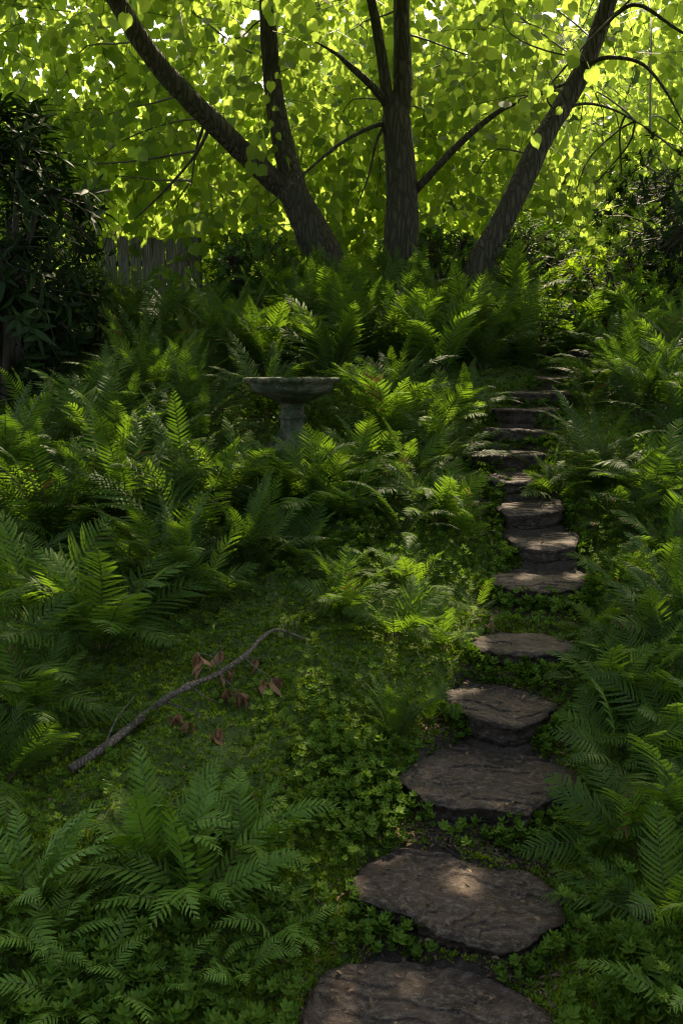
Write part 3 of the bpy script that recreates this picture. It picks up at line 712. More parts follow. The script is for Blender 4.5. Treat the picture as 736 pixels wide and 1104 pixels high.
# ------------------------------------------------------------------ fern fronds
def frond(kind, arch, seed):
    r = np.random.default_rng(seed)
    mb = MB(); n = 40
    if kind == 'sword': npair, wmax, stipe, fwd = 32, .155, .10, .22
    elif kind == 'broad': npair, wmax, stipe, fwd = 17, .26, .14, .32
    else: npair, wmax, stipe, fwd = 21, .25, .15, .30
    th0 = {0: .12, 1: .42, 2: .85}[arch] + r.normal(0, .06); bend = {0: .85, 1: 1.25, 2: .95}[arch] + r.normal(0, .15)
    lat = r.normal(0, .25); pts = [np.zeros(3)]; hd = []
    for i in range(n):
        s = (i + .5) / n; th = th0 + bend * s ** 1.4; y = lat * s * s
        d = norm(np.array([math.sin(th) * math.cos(y), math.sin(th) * math.sin(y), math.cos(th)])); pts.append(pts[-1] + d / n); hd.append(d)
    pts = np.array(pts); hd = np.array(hd + [hd[-1]])
    tube(mb, pts, np.linspace(.0065, .0012, n + 1), 4, 1, cap=False)
    roll = r.normal(0, .15)
    def frame(s):
        f = s * n; i = min(n - 1, int(f)); p = pts[i] + (pts[i + 1] - pts[i]) * (f - i); t = hd[i]
        sd = norm(np.cross(np.array([0, 0, 1.]), t)) if abs(t[2]) < .999 else np.array([0, 1., 0]); nr = np.cross(t, sd)
        c, s_ = math.cos(roll * s), math.sin(roll * s)
        return p, t, sd * c + nr * s_, nr * c - sd * s_
    for k in range(npair):
        q = (k + .5) / npair; s = stipe + (1 - stipe) * q
        if kind == 'sword': w = wmax * (math.sin(math.pi * min(1, (q * .93 + .07)) ** .75) ** .65) * (1 - .25 * q)
        elif kind == 'broad': w = wmax * ((1 - q) ** .72) * (.55 + .45 * min(1, q * 5)) + .008
        else: w = wmax * (math.sin(math.pi * min(1, q * .86 + .14) ** .8) ** .8) + .006
        for sg in (-1, 1):
            if r.random() < .012: continue
            p, t, sd, nr = frame(min(.995, s + (.35 / npair * (sg > 0)) * (1 - stipe)))
            f_ = fwd + .35 * q + r.normal(0, .05); dz = r.normal(0, .06) + (.12 if arch == 0 else .05)
            d = norm(sg * sd * math.cos(f_) + t * math.sin(f_) + nr * dz); L = w * r.uniform(.9, 1.06)
            var = r.random(); x = norm(np.cross(d, nr)); nn = np.cross(x, d); tw = r.normal(0, .28); x, nn = x * math.cos(tw) + nn * math.sin(tw), nn * math.cos(tw) - x * math.sin(tw)
            droop = .18 + .12 * r.random()
            ns_ = {'sword': 6, 'broad': 9, 'lacy': 12}[kind]
            bw = L * (.24 if kind == 'sword' else .30) + .004
            bw = min(bw, (1 - stipe) / npair * {'sword': .64, 'broad': .70, 'lacy': .70}[kind])
            V = []; A = []
            for i in range(ns_):
                u = i / (ns_ - 1); hw = bw / 2 * (min(1, (u + .08) * 5)) ** .6 * (1 - u ** 2.2) ** .8
                if 0 < i < ns_ - 1:
                    hw *= {'sword': (1.1, .9), 'broad': (1.12, .86), 'lacy': (1.15, .68)}[kind][(i + 1) % 2]
                c = p + d * L * u - nn * droop * L * u * u + t * L * .14 * u * u
                fo = .3 if kind == 'lacy' else .2; fl = d * hw * (.5 if kind == 'lacy' else 0)
                V += [c - x * hw - nn * hw * fo + fl, c, c + x * hw - nn * hw * fo + fl]; A += [(-1, u, var), (0, u, var), (1, u, var)]
            F = [[i * 3 + j, i * 3 + j + 1, i * 3 + j + 4, i * 3 + j + 3] for i in range(ns_ - 1) for j in (0, 1)]
            mb.add(V, F, 0, A)
    return mb.mesh('frond_' + kind, [M[kind], M['rachis']])
FROND = {(k, a): [frond(k, a, 100 * a + 7 * i + len(k)) for i in range(6)] for k in ('sword', 'broad', 'lacy') for a in (0, 1, 2)}

def fern(loc, length, kind, n, style, label, group=None, lean=(0, 0)):
    """style 0 upright vase, 1 arching, 2 flat rosette"""
    r = empty('fern', loc); tag(r, label, 'fern', group); a0 = rng.uniform(0, 6.28)
    for k in range(n):
        a = a0 + k * 2.39996 + rng.normal(0, .15)
        arch = {0: rng.choice([0, 0, 1]), 1: rng.choice([0, 1, 1, 2]), 2: rng.choice([1, 2, 2])}[style]
        me = FROND[(kind, int(arch))][rng.integers(6)]
        o = bpy.data.objects.new('frond', me); COL.objects.link(o); o.parent = r
        L = length * rng.uniform(.72, 1.12)
        tilt = rng.normal(0, .10) + (.12 * (k / n) - .05)
        Rm = Matrix.Translation((math.cos(a) * .02, math.sin(a) * .02, 0)) @ Matrix.Rotation(lean[0], 4, 'Y') @ Matrix.Rotation(lean[1], 4, 'X') @ Matrix.Rotation(a, 4, 'Z') @ Matrix.Rotation(tilt, 4, 'Y') @ Matrix.Rotation(rng.normal(0, .25), 4, 'X')
        wd = L * rng.uniform(.72, 1.0)
        o.matrix_local = Rm @ Matrix.Diagonal((L, wd, L, 1))
    return r
# hand placed: px, py (foot on the ground), length, kind, fronds, style, label
GF = 'ferns covering the bank'
FERNS = [
 (212, 985, .40, 'broad', 15, 1, 'bright green broad fern in the lower left, its fronds forming a star in front', (0, .15)),
 (165, 945, .35, 'broad', 14, 1, 'broad fern spreading over the foot of the fallen branch', (0, 0)),
 (265, 930, .36, 'broad', 13, 1, 'broad fern right of the star-shaped one, reaching towards the moss', (0, 0)),
 (30, 985, .34, 'broad', 12, 1, 'broad fern at the left edge, left of the star-shaped one', (0, 0)),
 (95, 1085, .26, 'broad', 10, 2, 'small broad fern in the bottom left corner among low leaves', (0, 0)),
 (300, 1010, .24, 'broad', 9, 2, 'small broad fern between the star-shaped fern and the moss above the lowest stone', (0, 0)),
 (5, 850, .34, 'lacy', 13, 1, 'fern at the left edge just below the thick end of the fallen branch', (.1, 0)),
 (35, 775, .40, 'lacy', 15, 1, 'feathery fern left of the thick end of the fallen branch', (.1, 0)),
 (-10, 760, .5, 'lacy', 13, 1, 'feathery fern cut by the left edge above the branch end', (.15, 0)),
 (110, 705, .58, 'lacy', 18, 1, 'large feathery fern with long fronds arching right above the branch', (.2, .1)),
 (30, 680, .55, 'lacy', 15, 1, 'large feathery fern at the left edge, behind the long arching one', (.1, 0)),
 (180, 640, .55, 'sword', 14, 1, 'fern with long fronds drooping towards the open moss', (.2, .1)),
 (60, 600, .66, 'sword', 16, 0, 'tall ladder-leaved fern at the left edge, midway up the picture', (.1, 0)),
 (135, 585, .68, 'sword', 18, 0, 'tallest upright ladder-leaved fern on the left', (0, 0)),
 (205, 570, .60, 'sword', 16, 0, 'upright fern leaning right, left of the birdbath foot', (.2, 0)),
 (10, 550, .62, 'sword', 14, 0, 'upright fern against the dark evergreen at the left edge', (0, 0)),
 (272, 622, .46, 'sword', 15, 0, 'small dark upright fern standing alone at the top of the moss', (0, 0)),
 (250, 545, .42, 'lacy', 13, 1, 'fern in front of the birdbath, on its left', (0, 0)),
 (312, 545, .38, 'lacy', 14, 1, 'fern growing right at the foot of the birdbath, hiding its base', (0, .1)),
 (215, 655, .40, 'lacy', 13, 1, 'fern on the left rim of the open moss, above the fallen branch', (.1, 0)),
 (325, 605, .32, 'lacy', 12, 1, 'low fern at the top of the moss, below the birdbath', (0, 0)),
 (360, 635, .26, 'lacy', 11, 1, 'little fern between the low fern below the birdbath and the sunlit fern', (0, 0)),
 (50, 1035, .24, 'broad', 9, 2, 'small broad fern low at the left edge, under the larger ones', (0, 0)),
 (165, 1075, .22, 'broad', 9, 2, 'small broad fern at the bottom, in the leafy ground cover', (0, 0)),
 (255, 1060, .20, 'broad', 8, 2, 'smallest broad fern at the bottom, nearest to the lowest stone', (0, 0)),
 (560, 530, .16, 'lacy', 8, 2, 'tiny fern on the path between the eighth and ninth stones', (0, 0)),
 (345, 560, .40, 'lacy', 15, 1, 'fern spreading in front of the birdbath pedestal, on its right', (.1, 0)),
 (385, 525, .38, 'lacy', 13, 1, 'feathery fern right of the birdbath, nearest to it', (.1, 0)),
 (445, 545, .42, 'sword', 14, 1, 'fern with pale tips leaning over the path left of the tenth step', (.15, 0)),
 (490, 580, .28, 'lacy', 11, 1, 'small fern at the left edge of the path beside the eighth stone', (.1, 0)),
 (420, 480, .44, 'lacy', 15, 0, 'rounded feathery fern midway between birdbath and steps', (0, 0)),
 (475, 500, .40, 'sword', 13, 1, 'fern touching the left ends of the dark stone treads', (.1, 0)),
 (500, 455, .40, 'sword', 12, 1, 'fern left of the twelfth step under the leaning tree', (.1, 0)),
 (425, 445, .44, 'sword', 14, 0, 'dark fern right behind and right of the birdbath bowl', (0, 0)),
 (288, 452, .46, 'sword', 16, 0, 'sunlit upright fern just behind the birdbath', (0, 0)),
 (205, 480, .50, 'sword', 15, 1, 'fern left of the birdbath bowl with arching fronds', (0, 0)),
 (150, 450, .50, 'sword', 14, 1, 'arching fern on the left slope below the fence', (0, 0)),
 (95, 480, .50, 'sword', 14, 1, 'dim fern at the foot of the tall evergreen shrub', (0, 0)),
 (150, 400, .55, 'sword', 16, 0, 'upright fern below the left end of the fence', (0, 0)),
 (195, 385, .58, 'sword', 16, 0, 'upright light green fern in front of the fence pickets', (0, 0)),
 (250, 405, .48, 'sword', 14, 0, 'dark fern between the fence and the sunlit fern behind the birdbath', (0, 0)),
 (355, 420, .50, 'sword', 16, 0, 'fern mass directly below the forked trunk', (0, 0)),
 (395, 395, .52, 'sword', 17, 0, 'tall fern in front of the gap between the forked and middle trunks', (0, 0)),
 (440, 385, .55, 'sword', 18, 0, 'tall fern in front of the middle trunk', (0, 0)),
 (480, 390, .52, 'sword', 17, 0, 'tall fern in front of the foot of the leaning trunk', (0, 0)),
 (520, 400, .48, 'sword', 16, 1, 'fern right of the leaning trunk, hanging over the upper steps', (.1, 0)),
 (425, 690, .32, 'lacy', 15, 1, 'sunlit yellow-green fern beside the fifth stepping stone', (0, 0)),
 (370, 670, .30, 'lacy', 13, 1, 'feathery fern on the left of the sunlit one, at the top of the moss', (0, 0)),
 (475, 700, .24, 'lacy', 12, 1, 'small fern between the sunlit fern and the fifth stone', (.1, 0)),
 (445, 640, .27, 'lacy', 12, 1, 'bright fern just above the sunlit one', (0, 0)),
 (512, 660, .20, 'lacy', 10, 2, 'small pale fern leaning against the left of the fifth and sixth stones', (0, 0)),
 (425, 800, .27, 'sword', 13, 0, 'upright small fern left of the fourth stepping stone', (0, 0)),
 (460, 780, .20, 'lacy', 10, 1, 'little fern touching the left corner of the fourth stone', (0, 0)),
 (640, 520, .46, 'sword', 18, 1, 'big fern with long pale fronds spreading wide right of the upper steps', (-.05, .1)),
 (700, 540, .40, 'lacy', 13, 1, 'feathery fern right of the big spreading fern', (0, 0)),
 (600, 545, .26, 'lacy', 11, 1, 'small fern at the right end of the ninth and tenth steps', (-.1, 0)),
 (690, 455, .48, 'sword', 14, 0, 'upright fern behind the big spreading fern', (0, 0)),
 (735, 480, .50, 'sword', 14, 0, 'upright fern at the right edge, level with the upper steps', (0, 0)),
 (650, 420, .42, 'sword', 15, 1, 'sunlit fern right of the top steps', (0, 0)),
 (690, 395, .44, 'lacy', 14, 1, 'bright fern below the sunlit bush at the top right', (0, 0)),
 (735, 400, .48, 'sword', 14, 0, 'dark fern against the tall dark shrub at the right edge', (0, 0)),
 (610, 385, .36, 'lacy', 13, 1, 'bright fern crowning the topmost steps', (0, 0)),
 (565, 395, .38, 'sword', 13, 1, 'fern left of the topmost steps', (0, 0)),
 (655, 760, .34, 'lacy', 15, 1, 'fern whose long frond reaches left over the fourth and fifth stones', (-.2, 0)),
 (700, 725, .36, 'lacy', 14, 1, 'fern right of the one that reaches over the stones', (-.05, 0)),
 (735, 690, .42, 'sword', 13, 0, 'upright fern at the right edge beside the fifth stone', (0, 0)),
 (670, 835, .36, 'lacy', 16, 1, 'dark feathery fern touching the right end of the third stone', (-.15, 0)),
 (735, 815, .42, 'lacy', 15, 1, 'dark feathery fern at the right edge beside the third stone', (-.1, 0)),
 (690, 925, .36, 'lacy', 17, 1, 'large dark fern hanging over the right end of the second stone', (-.2, .1)),
 (745, 900, .42, 'lacy', 15, 1, 'large dark fern cut by the right edge beside the second stone', (-.15, 0)),
 (720, 1010, .34, 'lacy', 14, 1, 'dark fern in the lower right corner region, above the last one', (-.1, 0)),
 (740, 1095, .28, 'broad', 11, 1, 'fern in the bottom right corner', (-.1, 0)),
 (670, 640, .28, 'lacy', 12, 1, 'small fern right of the sixth stone', (0, 0)),
 (650, 690, .24, 'lacy', 11, 1, 'small fern just right of the fifth stone', (-.1, 0)),
 (720, 610, .32, 'sword', 12, 0, 'slender upright fern at the right edge level with the sixth stone', (0, 0)),
]
for (px, py, L, kd, n, st, lab, lean) in FERNS:
    p = ground_at(px, py); k_ = 1.0 + .30 * min(1, max(0, (p[1] - 3.6) / 1.6)); fern(p, L * k_, kd, n + (2 if p[1] > 3.6 else 0), st, lab, GF, lean)
# masses nobody can tell apart
LM = [(315, 405, 'the birdbath bowl'), (355, 290, 'the foot of the forked trunk'), (430, 285, 'the foot of the middle trunk'), (510, 300, 'the foot of the leaning trunk'), (170, 270, 'the fence'),
      (50, 400, 'the tall evergreen shrub'), (600, 405, 'the topmost steps'), (560, 480, 'the tenth step'), (640, 470, 'the big spreading fern'), (135, 480, 'the tall ladder-leaved fern on the left'), (585, 575, 'the grey seventh stone'),
      (450, 640, 'the sunlit yellow-green fern'), (290, 380, 'the sunlit fern behind the birdbath'), (660, 300, 'the sunlit bush at the top right'), (270, 570, 'the small lone fern at the top of the moss'), (200, 720, 'the fallen branch'), (620, 690, 'the oval fifth stone')]
def where(p, L, kd):
    dx, dy, dz = p[0], p[1], p[2] + L * .5 - EYE; f = dy * math.cos(PITCH) - dz * math.sin(PITCH); u = dy * math.sin(PITCH) + dz * math.cos(PITCH)
    px, py = 368 + FPX * dx / f, 552 - FPX * u / f; 
    for m in sorted(LM, key=lambda q: math.hypot(q[0] - px, q[1] - py))[:4]:
        t = phrase(px, py, m, L, kd)
        if t not in USED: break
    else: t = phrase(px, py, min(LM, key=lambda q: math.hypot(q[0] - px, q[1] - py)), L, kd)
    USED.add(t); return t
USED = set()
def phrase(px, py, m, L, kd):
    ex, ey = px - m[0], py - m[1]; r = math.hypot(ex, ey)
    rel = ('just ' if r < 45 else '') + (('right of' if ex > 0 else 'left of') if abs(ex) > abs(ey) else ('above' if ey < 0 else 'below'))
    return '%s %s fern %s %s' % ('large' if L > .6 else 'tall' if L > .5 else 'smaller', {'sword': 'ladder-leaved', 'lacy': 'feathery', 'broad': 'broad'}[kd], rel, m[2])
def fill(n, px, py, L, kinds, st, lab, grp, mind=.0):
    done = []; tries = 0
    while len(done) < n and tries < n * 30:
        tries += 1
        p = ground_at(rng.uniform(*px), rng.uniform(*py))
        if abs(p[0] - xpath(p[1])) < .42 and p[1] < 7.4: continue
        if math.hypot(p[0] - bx, p[1] - by) < .25: continue
        if any(math.hypot(p[0] - q[0], p[1] - q[1]) < mind for q in done): continue
        done.append(p); L_ = rng.uniform(*L); kd = kinds[rng.integers(len(kinds))]; fern(p, L_, kd, int(rng.integers(10, 14)), st, where(p, L_, kd), 'ferns massed on the bank')
fill(30, (230, 560), (335, 415), (.6, .8), ['sword', 'sword', 'lacy'], 0, 'one of the many ferns crowded together on the bank below the three trunks', 'ferns massed below the trunks', .25)
fill(16, (100, 330), (345, 450), (.5, .7), ['sword'], 0, 'one of the dim ferns crowded on the slope below the fence', 'ferns massed below the fence', .25)
fill(14, (600, 740), (350, 450), (.45, .62), ['sword', 'lacy'], 1, 'one of the ferns crowded on the bank right of the top steps', 'ferns massed right of the top steps', .25)
fill(16, (0, 240), (450, 640), (.5, .68), ['sword', 'lacy'], 1, 'one of the tangled ferns filling the gaps on the left slope', 'ferns massed on the left slope', .2)
fill(12, (620, 745), (520, 760), (.28, .4), ['lacy'], 1, 'one of the ferns filling the bank right of the middle steps', 'ferns massed right of the middle steps', .2)

fill(10, (330, 500), (440, 590), (.36, .5), ['lacy', 'sword'], 1, 'one of the ferns filling the slope between the birdbath and the upper steps', 'ferns massed between birdbath and steps', .2)
# ------------------------------------------------------------------ low plants, moss, litter
def whorl(nl=5, w=.55, tilt=.35, seed=0):
    V_, F_, A_ = lance(w, 4, .15, .12); r = np.random.default_rng(seed); mb = []; f = []; a = []; k = 0
    for lv in range(2):
        for q in range(nl - lv):
            an = q * 2 * math.pi / (nl - lv) + lv * .6 + r.normal(0, .2); c, s = math.cos(an), math.sin(an); up = tilt + lv * .35 + r.normal(0, .1)
            y = np.array([c * math.cos(up), s * math.cos(up), math.sin(up)]); x = np.array([-s, c, 0]); z = np.cross(x, y)
            sc = (.5 - .1 * lv) * r.uniform(.8, 1.1); v = (V_[:, :1] * x + V_[:, 1:2] * y + V_[:, 2:] * z) * sc + np.array([0, 0, .55 + .2 * lv]); mb.append(v); f += [[i + k for i in ff] for ff in F_]; a.append(A_); k += len(v)
    v = np.array([(-.02, 0, -.3), (.02, 0, -.3), (.015, 0, .8), (-.015, 0, .8)]); mb.append(v); f.append([k, k + 1, k + 2, k + 3]); a.append(np.zeros((4, 2)))
    return np.concatenate(mb), f, np.concatenate(a)
def tufts(nb=7, seed=0):
    r = np.random.default_rng(seed); V = []; F = []; A = []
    for q in range(nb):
        an = r.uniform(0, 6.28); le = r.uniform(.2, 1.1); d = np.array([math.cos(an) * le, math.sin(an) * le, r.uniform(.4, 1)]) * .5; s = np.array([-math.sin(an), math.cos(an), 0]) * .11
        o = len(V); b = np.array([r.uniform(-.2, .2), r.uniform(-.2, .2), -.1]); V += [b - s * .5, b + s * .5, b + d * .6 + s, b + d, b + d * .6 - s]; F.append([o, o + 1, o + 2, o + 3, o + 4]); A += [(0, .5)] * 5
    return np.array(V), F, np.array(A)
def rotz(n, tilt=.2):
    a = rng.uniform(0, 6.28, n); up = norm(np.stack([rng.normal(0, tilt, n), rng.normal(0, tilt, n), np.ones(n)], -1)); y = np.stack([np.cos(a), np.sin(a), np.zeros(n)], -1)
    x = norm(np.cross(y, up)); y = np.cross(up, x); return np.stack([x, y, up], -1)
def points(n, xr, yr, dens=None):
    # denser near the camera
    y = rng.uniform(math.log(yr[0]), math.log(yr[1]), n); y = np.exp(y); x = rng.uniform(xr[0], xr[1], n) * y / yr[1] if False else rng.uniform(-1, 1, n) * (y * .42 + .15)
    k = ~in_stone(x, y, 1.0, .0)
    if dens is not None: k &= rng.random(n) < dens(x, y)
    return x[k], y[k]
# moss
def d_moss(x, y):
    dp = np.abs(x - xpath(y)); m = np.clip((dp - .16) / .15, np.clip((y - 2.7) / 1, .1, .7), 1)
    return m * np.clip(.75 + fb2(x, y, 3, 3, 77), 0, 1)
x, y = points(150000, None, (1.9, 6.9), d_moss)
z = terrain(x, y)
mb = MB(); half = len(x) // 2
for sd, sl_ in ((1, slice(0, half)), (2, slice(half, None))):
    V_, F_, A_ = tufts(7, sd); n = len(x[sl_]); P = np.stack([x[sl_], y[sl_], z[sl_]], -1)
    v = np.clip(.5 + .6 * fb2(x[sl_], y[sl_], 2.2, 3, 50) + rng.normal(0, .2, n), 0, 1)
    mb.scatter(V_, F_, rotz(n, .3) * rng.uniform(.012, .034, n)[:, None, None], P, 0, A_, v)
o = mb.build('moss', M['moss'], smooth=False); tag(o, 'soft green moss covering the open ground around the branch and the path', 'moss', kind='stuff')
# low leafy cover
def cover_plants(name, n, yr, dens, size, hgt, label, seeds, w, nl):
    x, y = points(n, None, yr, dens); mb = MB(); ch = np.array_split(np.arange(len(x)), len(seeds))
    for sd, ix in zip(seeds, ch):
        V_, F_, A_ = whorl(nl, w, .3, sd); n_ = len(ix); P = np.stack([x[ix], y[ix], terrain(x[ix], y[ix])], -1)
        sc = rng.uniform(*size, n_); h = rng.uniform(*hgt, n_); P[:, 2] += h - .55 * sc * .5
        mb.scatter(V_, F_, rotz(n_, .25) * sc[:, None, None], P, 0, A_, rng.random(n_))
    o = mb.build(name, M['cover']); tag(o, label, 'ground cover', kind='stuff')
def blob(x, y, cx, cy, rx, ry): return np.exp(-(((x - cx) / rx) ** 2 + ((y - cy) / ry) ** 2))
def gpt(px, py): p = ground_at(px, py); return p[0], p[1]
c1 = gpt(390, 860); c2 = gpt(60, 1070); c3 = gpt(200, 1080); c4 = gpt(650, 600); c5 = gpt(430, 600); c6 = gpt(680, 700); c7 = gpt(460, 1010); c8 = gpt(690, 1060); c9 = gpt(560, 900)
def d_big(x, y):
    dp = np.abs(x - xpath(y)); b = blob(x, y, *c2, .35, .22) + .8 * blob(x, y, *c3, .35, .13) + .6 * blob(x, y, *c8, .2, .3)
    return np.clip(b, 0, 1) * (dp > .2)
def d_small(x, y):
    dp = np.abs(x - xpath(y)); b = blob(x, y, *c1, .22, .28) * 1.3 + 1.6 * blob(x, y, *c7, .25, .06) + .9 * blob(x, y, *c9, .2, .06) + blob(x, y, *c6, .5, .8)
    b = b + np.clip((y - 3.9) / .6, 0, 1) * .7 + .13
    return np.clip(b, 0, 1) * np.clip((dp - .2) / .15 + (blob(x, y, *c7, .25, .06) + blob(x, y, *c9, .2, .06)) * 2, np.clip((y - 2.9) / .8, .08, .8), 1) * np.clip(.8 + fb2(x, y, 2.5, 2, 12), 0, 1)
cover_plants('ground_cover', 3000, (1.8, 3.2), d_big, (.03, .075), (.015, .05), 'leafy ground cover with pointed leaves along the bottom left of the picture', (1, 2, 3), .5, 6)
cover_plants('ground_cover', 42000, (1.9, 7.6), d_small, (.022, .05), (.01, .055), 'small clover-like ground cover beside the stones and between the ferns', (4, 5, 6, 7), .7, 5)
c10 = gpt(660, 560); c11 = gpt(590, 655); c12 = gpt(640, 1030)
def d_tall(x, y):
    dp = np.abs(x - xpath(y)); b = blob(x, y, *c4, .35, .5) + blob(x, y, *c10, .4, .5) + blob(x, y, *c5, .45, .4) + .8 * blob(x, y, *c6, .35, .4) + .8 * blob(x, y, *c12, .12, .3) + .5 * blob(x, y, *c1, .15, .2)
    return np.clip(b, 0, 1) * np.clip((dp - .27) / .1, 0, 1)
cover_plants('ground_cover', 9000, (1.9, 6.5), d_tall, (.035, .06), (.04, .15), 'taller small-leaved green plants growing along both sides of the middle steps', (8, 9, 10), .5, 6)
# plants rooted against the edges of the stones
xs, ys, zs = [], [], []
for s_ in STONES[1:]:
    k = 260 if 3 < s_['c'][1] < 5.2 else 150; a = rng.uniform(-np.pi, np.pi, k); a = np.where(rng.random(k) < .6, -np.abs(a), a); q = stone_r(s_, a) * rng.uniform(1.0, 1.06, k) + rng.uniform(.0, .05, k)
    kp = rng.random(k) < (.35 if s_['c'][1] < 3 else .75); a, q = a[kp], q[kp]
    xs.append(s_['c'][0] + np.cos(a) * q); ys.append(s_['c'][1] + np.sin(a) * q); zs.append(np.full(len(a), s_['z']))
xs, ys, zs = map(np.concatenate, (xs, ys, zs)); kp = ~in_stone(xs, ys, .99); xs, ys, zs = xs[kp], ys[kp], zs[kp]; n = len(xs)
mb = MB(); zt = terrain(xs, ys); sc = rng.uniform(.025, .058, n)
for sd, sl_ in ((11, slice(0, n // 2)), (12, slice(n // 2, None))):
    V_, F_, A_ = whorl(5, .65, .3, sd); m = len(xs[sl_]); P = np.stack([xs[sl_], ys[sl_], zt[sl_] + rng.uniform(.0, .035, m)], -1)
    mb.scatter(V_, F_, rotz(m, .35) * sc[sl_][:, None, None], P, 0, A_, rng.random(m))
o = mb.build('ground_cover', M['cover']); tag(o, 'tiny leafy plants growing tight against the edges of the stepping stones', 'ground cover', kind='stuff')
mb = MB(); n = 9000; k_ = rng.integers(1, len(STONES), n); a = rng.uniform(-np.pi, np.pi, n); X_ = []; 
rr = np.array([stone_r(STONES[i], t) for i, t in zip(k_, a)]) + np.abs(rng.normal(0, .025, n)); cx_ = np.array([STONES[i]['c'] for i in k_])
xs, ys = cx_[:, 0] + np.cos(a) * rr, cx_[:, 1] + np.sin(a) * rr; kp = ~in_stone(xs, ys, .985) & (fb2(xs, ys, 4, 2, 33) > -.15); xs, ys = xs[kp], ys[kp]; m = len(xs)
V_, F_, A_ = tufts(7, 5); mb.scatter(V_, F_, rotz(m, .4) * rng.uniform(.012, .03, m)[:, None, None], np.stack([xs, ys, terrain(xs, ys) + .003], -1), 0, A_, rng.random(m))
o = mb.build('moss', M['moss'], smooth=False); tag(o, 'thin rims of moss around the stepping stones', 'moss', kind='stuff')
# litter
def d_lit(x, y):
    dp = np.abs(x - xpath(y)); return np.clip(1.2 - dp / .38, .02, 1) * np.clip((4.2 - y) / 1.2, .12, 1)
x, y = points(60000, None, (1.9, 6.5), d_lit); n = len(x)
V_, F_, A_ = lance(.5, 4, .3, .35); P = np.stack([x, y, terrain(x, y) + rng.uniform(.0, .014, n)], -1); R = rotz(n, .35) * rng.uniform(.006, .024, n)[:, None, None]
mb = MB(); mb.scatter(V_, F_, R, P, 0, A_, rng.random(n) ** 1.6)
for s_ in STONES[:9]:
    k = 26 if s_['c'][1] < 3.5 else 9; a = rng.uniform(-np.pi, np.pi, k); q = rng.uniform(.1, .97, k) ** .5 * stone_r(s_, a)
    Pq = np.stack([s_['c'][0] + np.cos(a) * q, s_['c'][1] + np.sin(a) * q, np.full(k, s_['z'] + .012)], -1)
    mb.scatter(V_, F_, rotz(k, .3) * rng.uniform(.008, .03, k)[:, None, None], Pq, 0, A_, rng.random(k))
# small twigs in the litter
for _ in range(260):
    yy = rng.uniform(1.95, 3.6); xx = xpath(yy) + rng.normal(0, .28)
    if in_stone(np.array([xx]), np.array([yy]))[0]: continue
    a = rng.uniform(0, 3.14); l = rng.uniform(.03, .12); p0 = np.array([xx, yy, T1(xx, yy) + .012]); d = np.array([math.cos(a), math.sin(a), 0]) * l
    p2 = p0 + d; p2[2] = T1(p2[0], p2[1]) + .012
    tube(mb, [p0, (p0 + p2) / 2 + [0, 0, .006], p2], [.0018, .0015, .001], 4, 1, cap=False)
o = mb.build('leaf_litter', [M['litter'], M['twig']]); tag(o, 'brown leaf crumbs and bits of twig on the bare soil between the stones', 'leaf litter', kind='stuff')

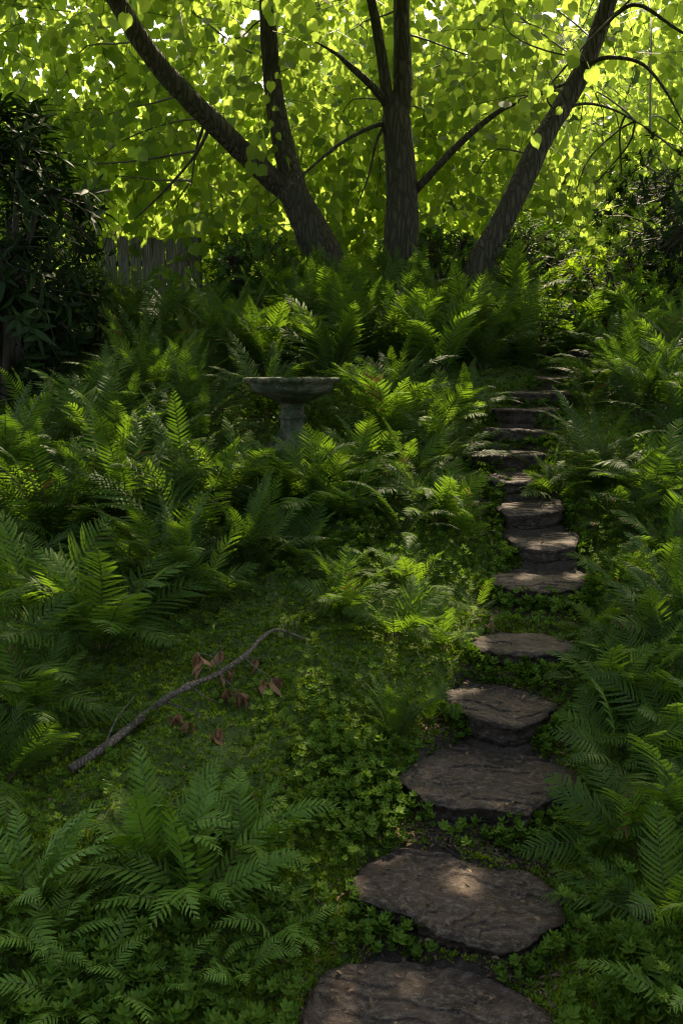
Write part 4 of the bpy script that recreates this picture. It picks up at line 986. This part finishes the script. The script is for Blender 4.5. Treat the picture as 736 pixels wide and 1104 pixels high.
# ------------------------------------------------------------------ fallen branch
bpts = [(76, 830), (112, 806), (145, 780), (177, 755), (205, 739), (235, 726), (265, 706), (281, 689), (299, 679), (330, 689)]
lift = [9, 13, 16, 20, 22, 22, 20, 18, 14, 8]
BP = []
for (px, py), lf in zip(bpts, lift):
    D = ground_at(px, py + lf)[1]; BP.append(at(px, py, D))
BP = np.array(BP); fb_ = BP[0] * [1, 1, 0] + [0, 0, T1(BP[0][0], BP[0][1])]
br = empty('fallen_branch', fb_); tag(br, 'bare grey-brown fallen branch with hanging brown seed leaves lying across the moss', 'branch')
mb = MB(); P = spline(BP, 90); w = np.interp(np.linspace(0, 1, 90), [0, .3, .6, .85, 1], [.0165, .0125, .0095, .007, .0025])
w = w * (1 + .35 * np.exp(-((np.arange(90)[:, None] - np.array([22, 39, 58, 70])[None]) / 1.8) ** 2).sum(1))
tube(mb, P - fb_, w, 14, 0, .18, 4); mb.build('stem', M['deadwood'], br)
def near_p(px, py):
    D = P[np.argmin([abs(EYEV[2] * 0 + (q[0] / q[1]) - ray(px, py)[0] / ray(px, py)[1]) for q in P])][1]; return at(px, py, min(D, ground_at(px, py + 16)[1]))
twigs = [[(177, 756), (197, 763), (215, 770), (232, 779)], [(235, 724), (246, 736), (254, 744), (260, 752)], [(238, 722), (228, 708), (214, 704)], [(236, 722), (238, 700), (237, 690)],
         [(264, 707), (275, 711), (285, 706)], [(262, 708), (278, 722), (290, 729), (295, 736)], [(112, 806), (126, 775), (148, 747)], [(205, 739), (222, 752), (235, 757)]]
TW = []
for tw in twigs:
    mb = MB(); q = np.array([near_p(*t) for t in tw]); D0 = q[0][1]
    
    tube(mb, spline(q, 14) - fb_, np.linspace(.0038, .0014, 14), 6, 0, .1); TW.append((q.mean(0), mb.build('twig', M['deadwood'], br)))
DV, DF, DA = lance(.36, 7, .55, .3)
for (px, py, n, ln) in [(213, 706, 4, .075), (188, 770, 4, .075), (201, 778, 4, .08), (233, 786, 3, .075), (246, 744, 5, .08), (258, 748, 4, .085), (284, 734, 4, .07), (295, 731, 3, .06), (245, 720, 3, .06), (238, 703, 3, .06), (272, 712, 2, .05)]:
    c = near_p(px, py); mb = MB(); k = n
    Dv = norm(np.stack([rng.normal(0, .28, k), rng.normal(0, .28, k), -np.ones(k)], -1)); Nn = rand_unit(k)
    tw_ = DV.copy(); tw_[:, 2] += .06 * np.sin(DV[:, 1] * 7); 
    mb.scatter(tw_, DF, rotmats(Dv, Nn, ln * 1.2 * rng.uniform(.8, 1.15, k)), np.repeat((c - fb_)[None], k, 0) + rng.normal(0, .006, (k, 3)), 0, DA, rng.random(k))
    mb.build('dry_leaves', M['dry'], min(TW, key=lambda t: np.linalg.norm(t[0] - c))[1])
print('objects', len(bpy.data.objects))
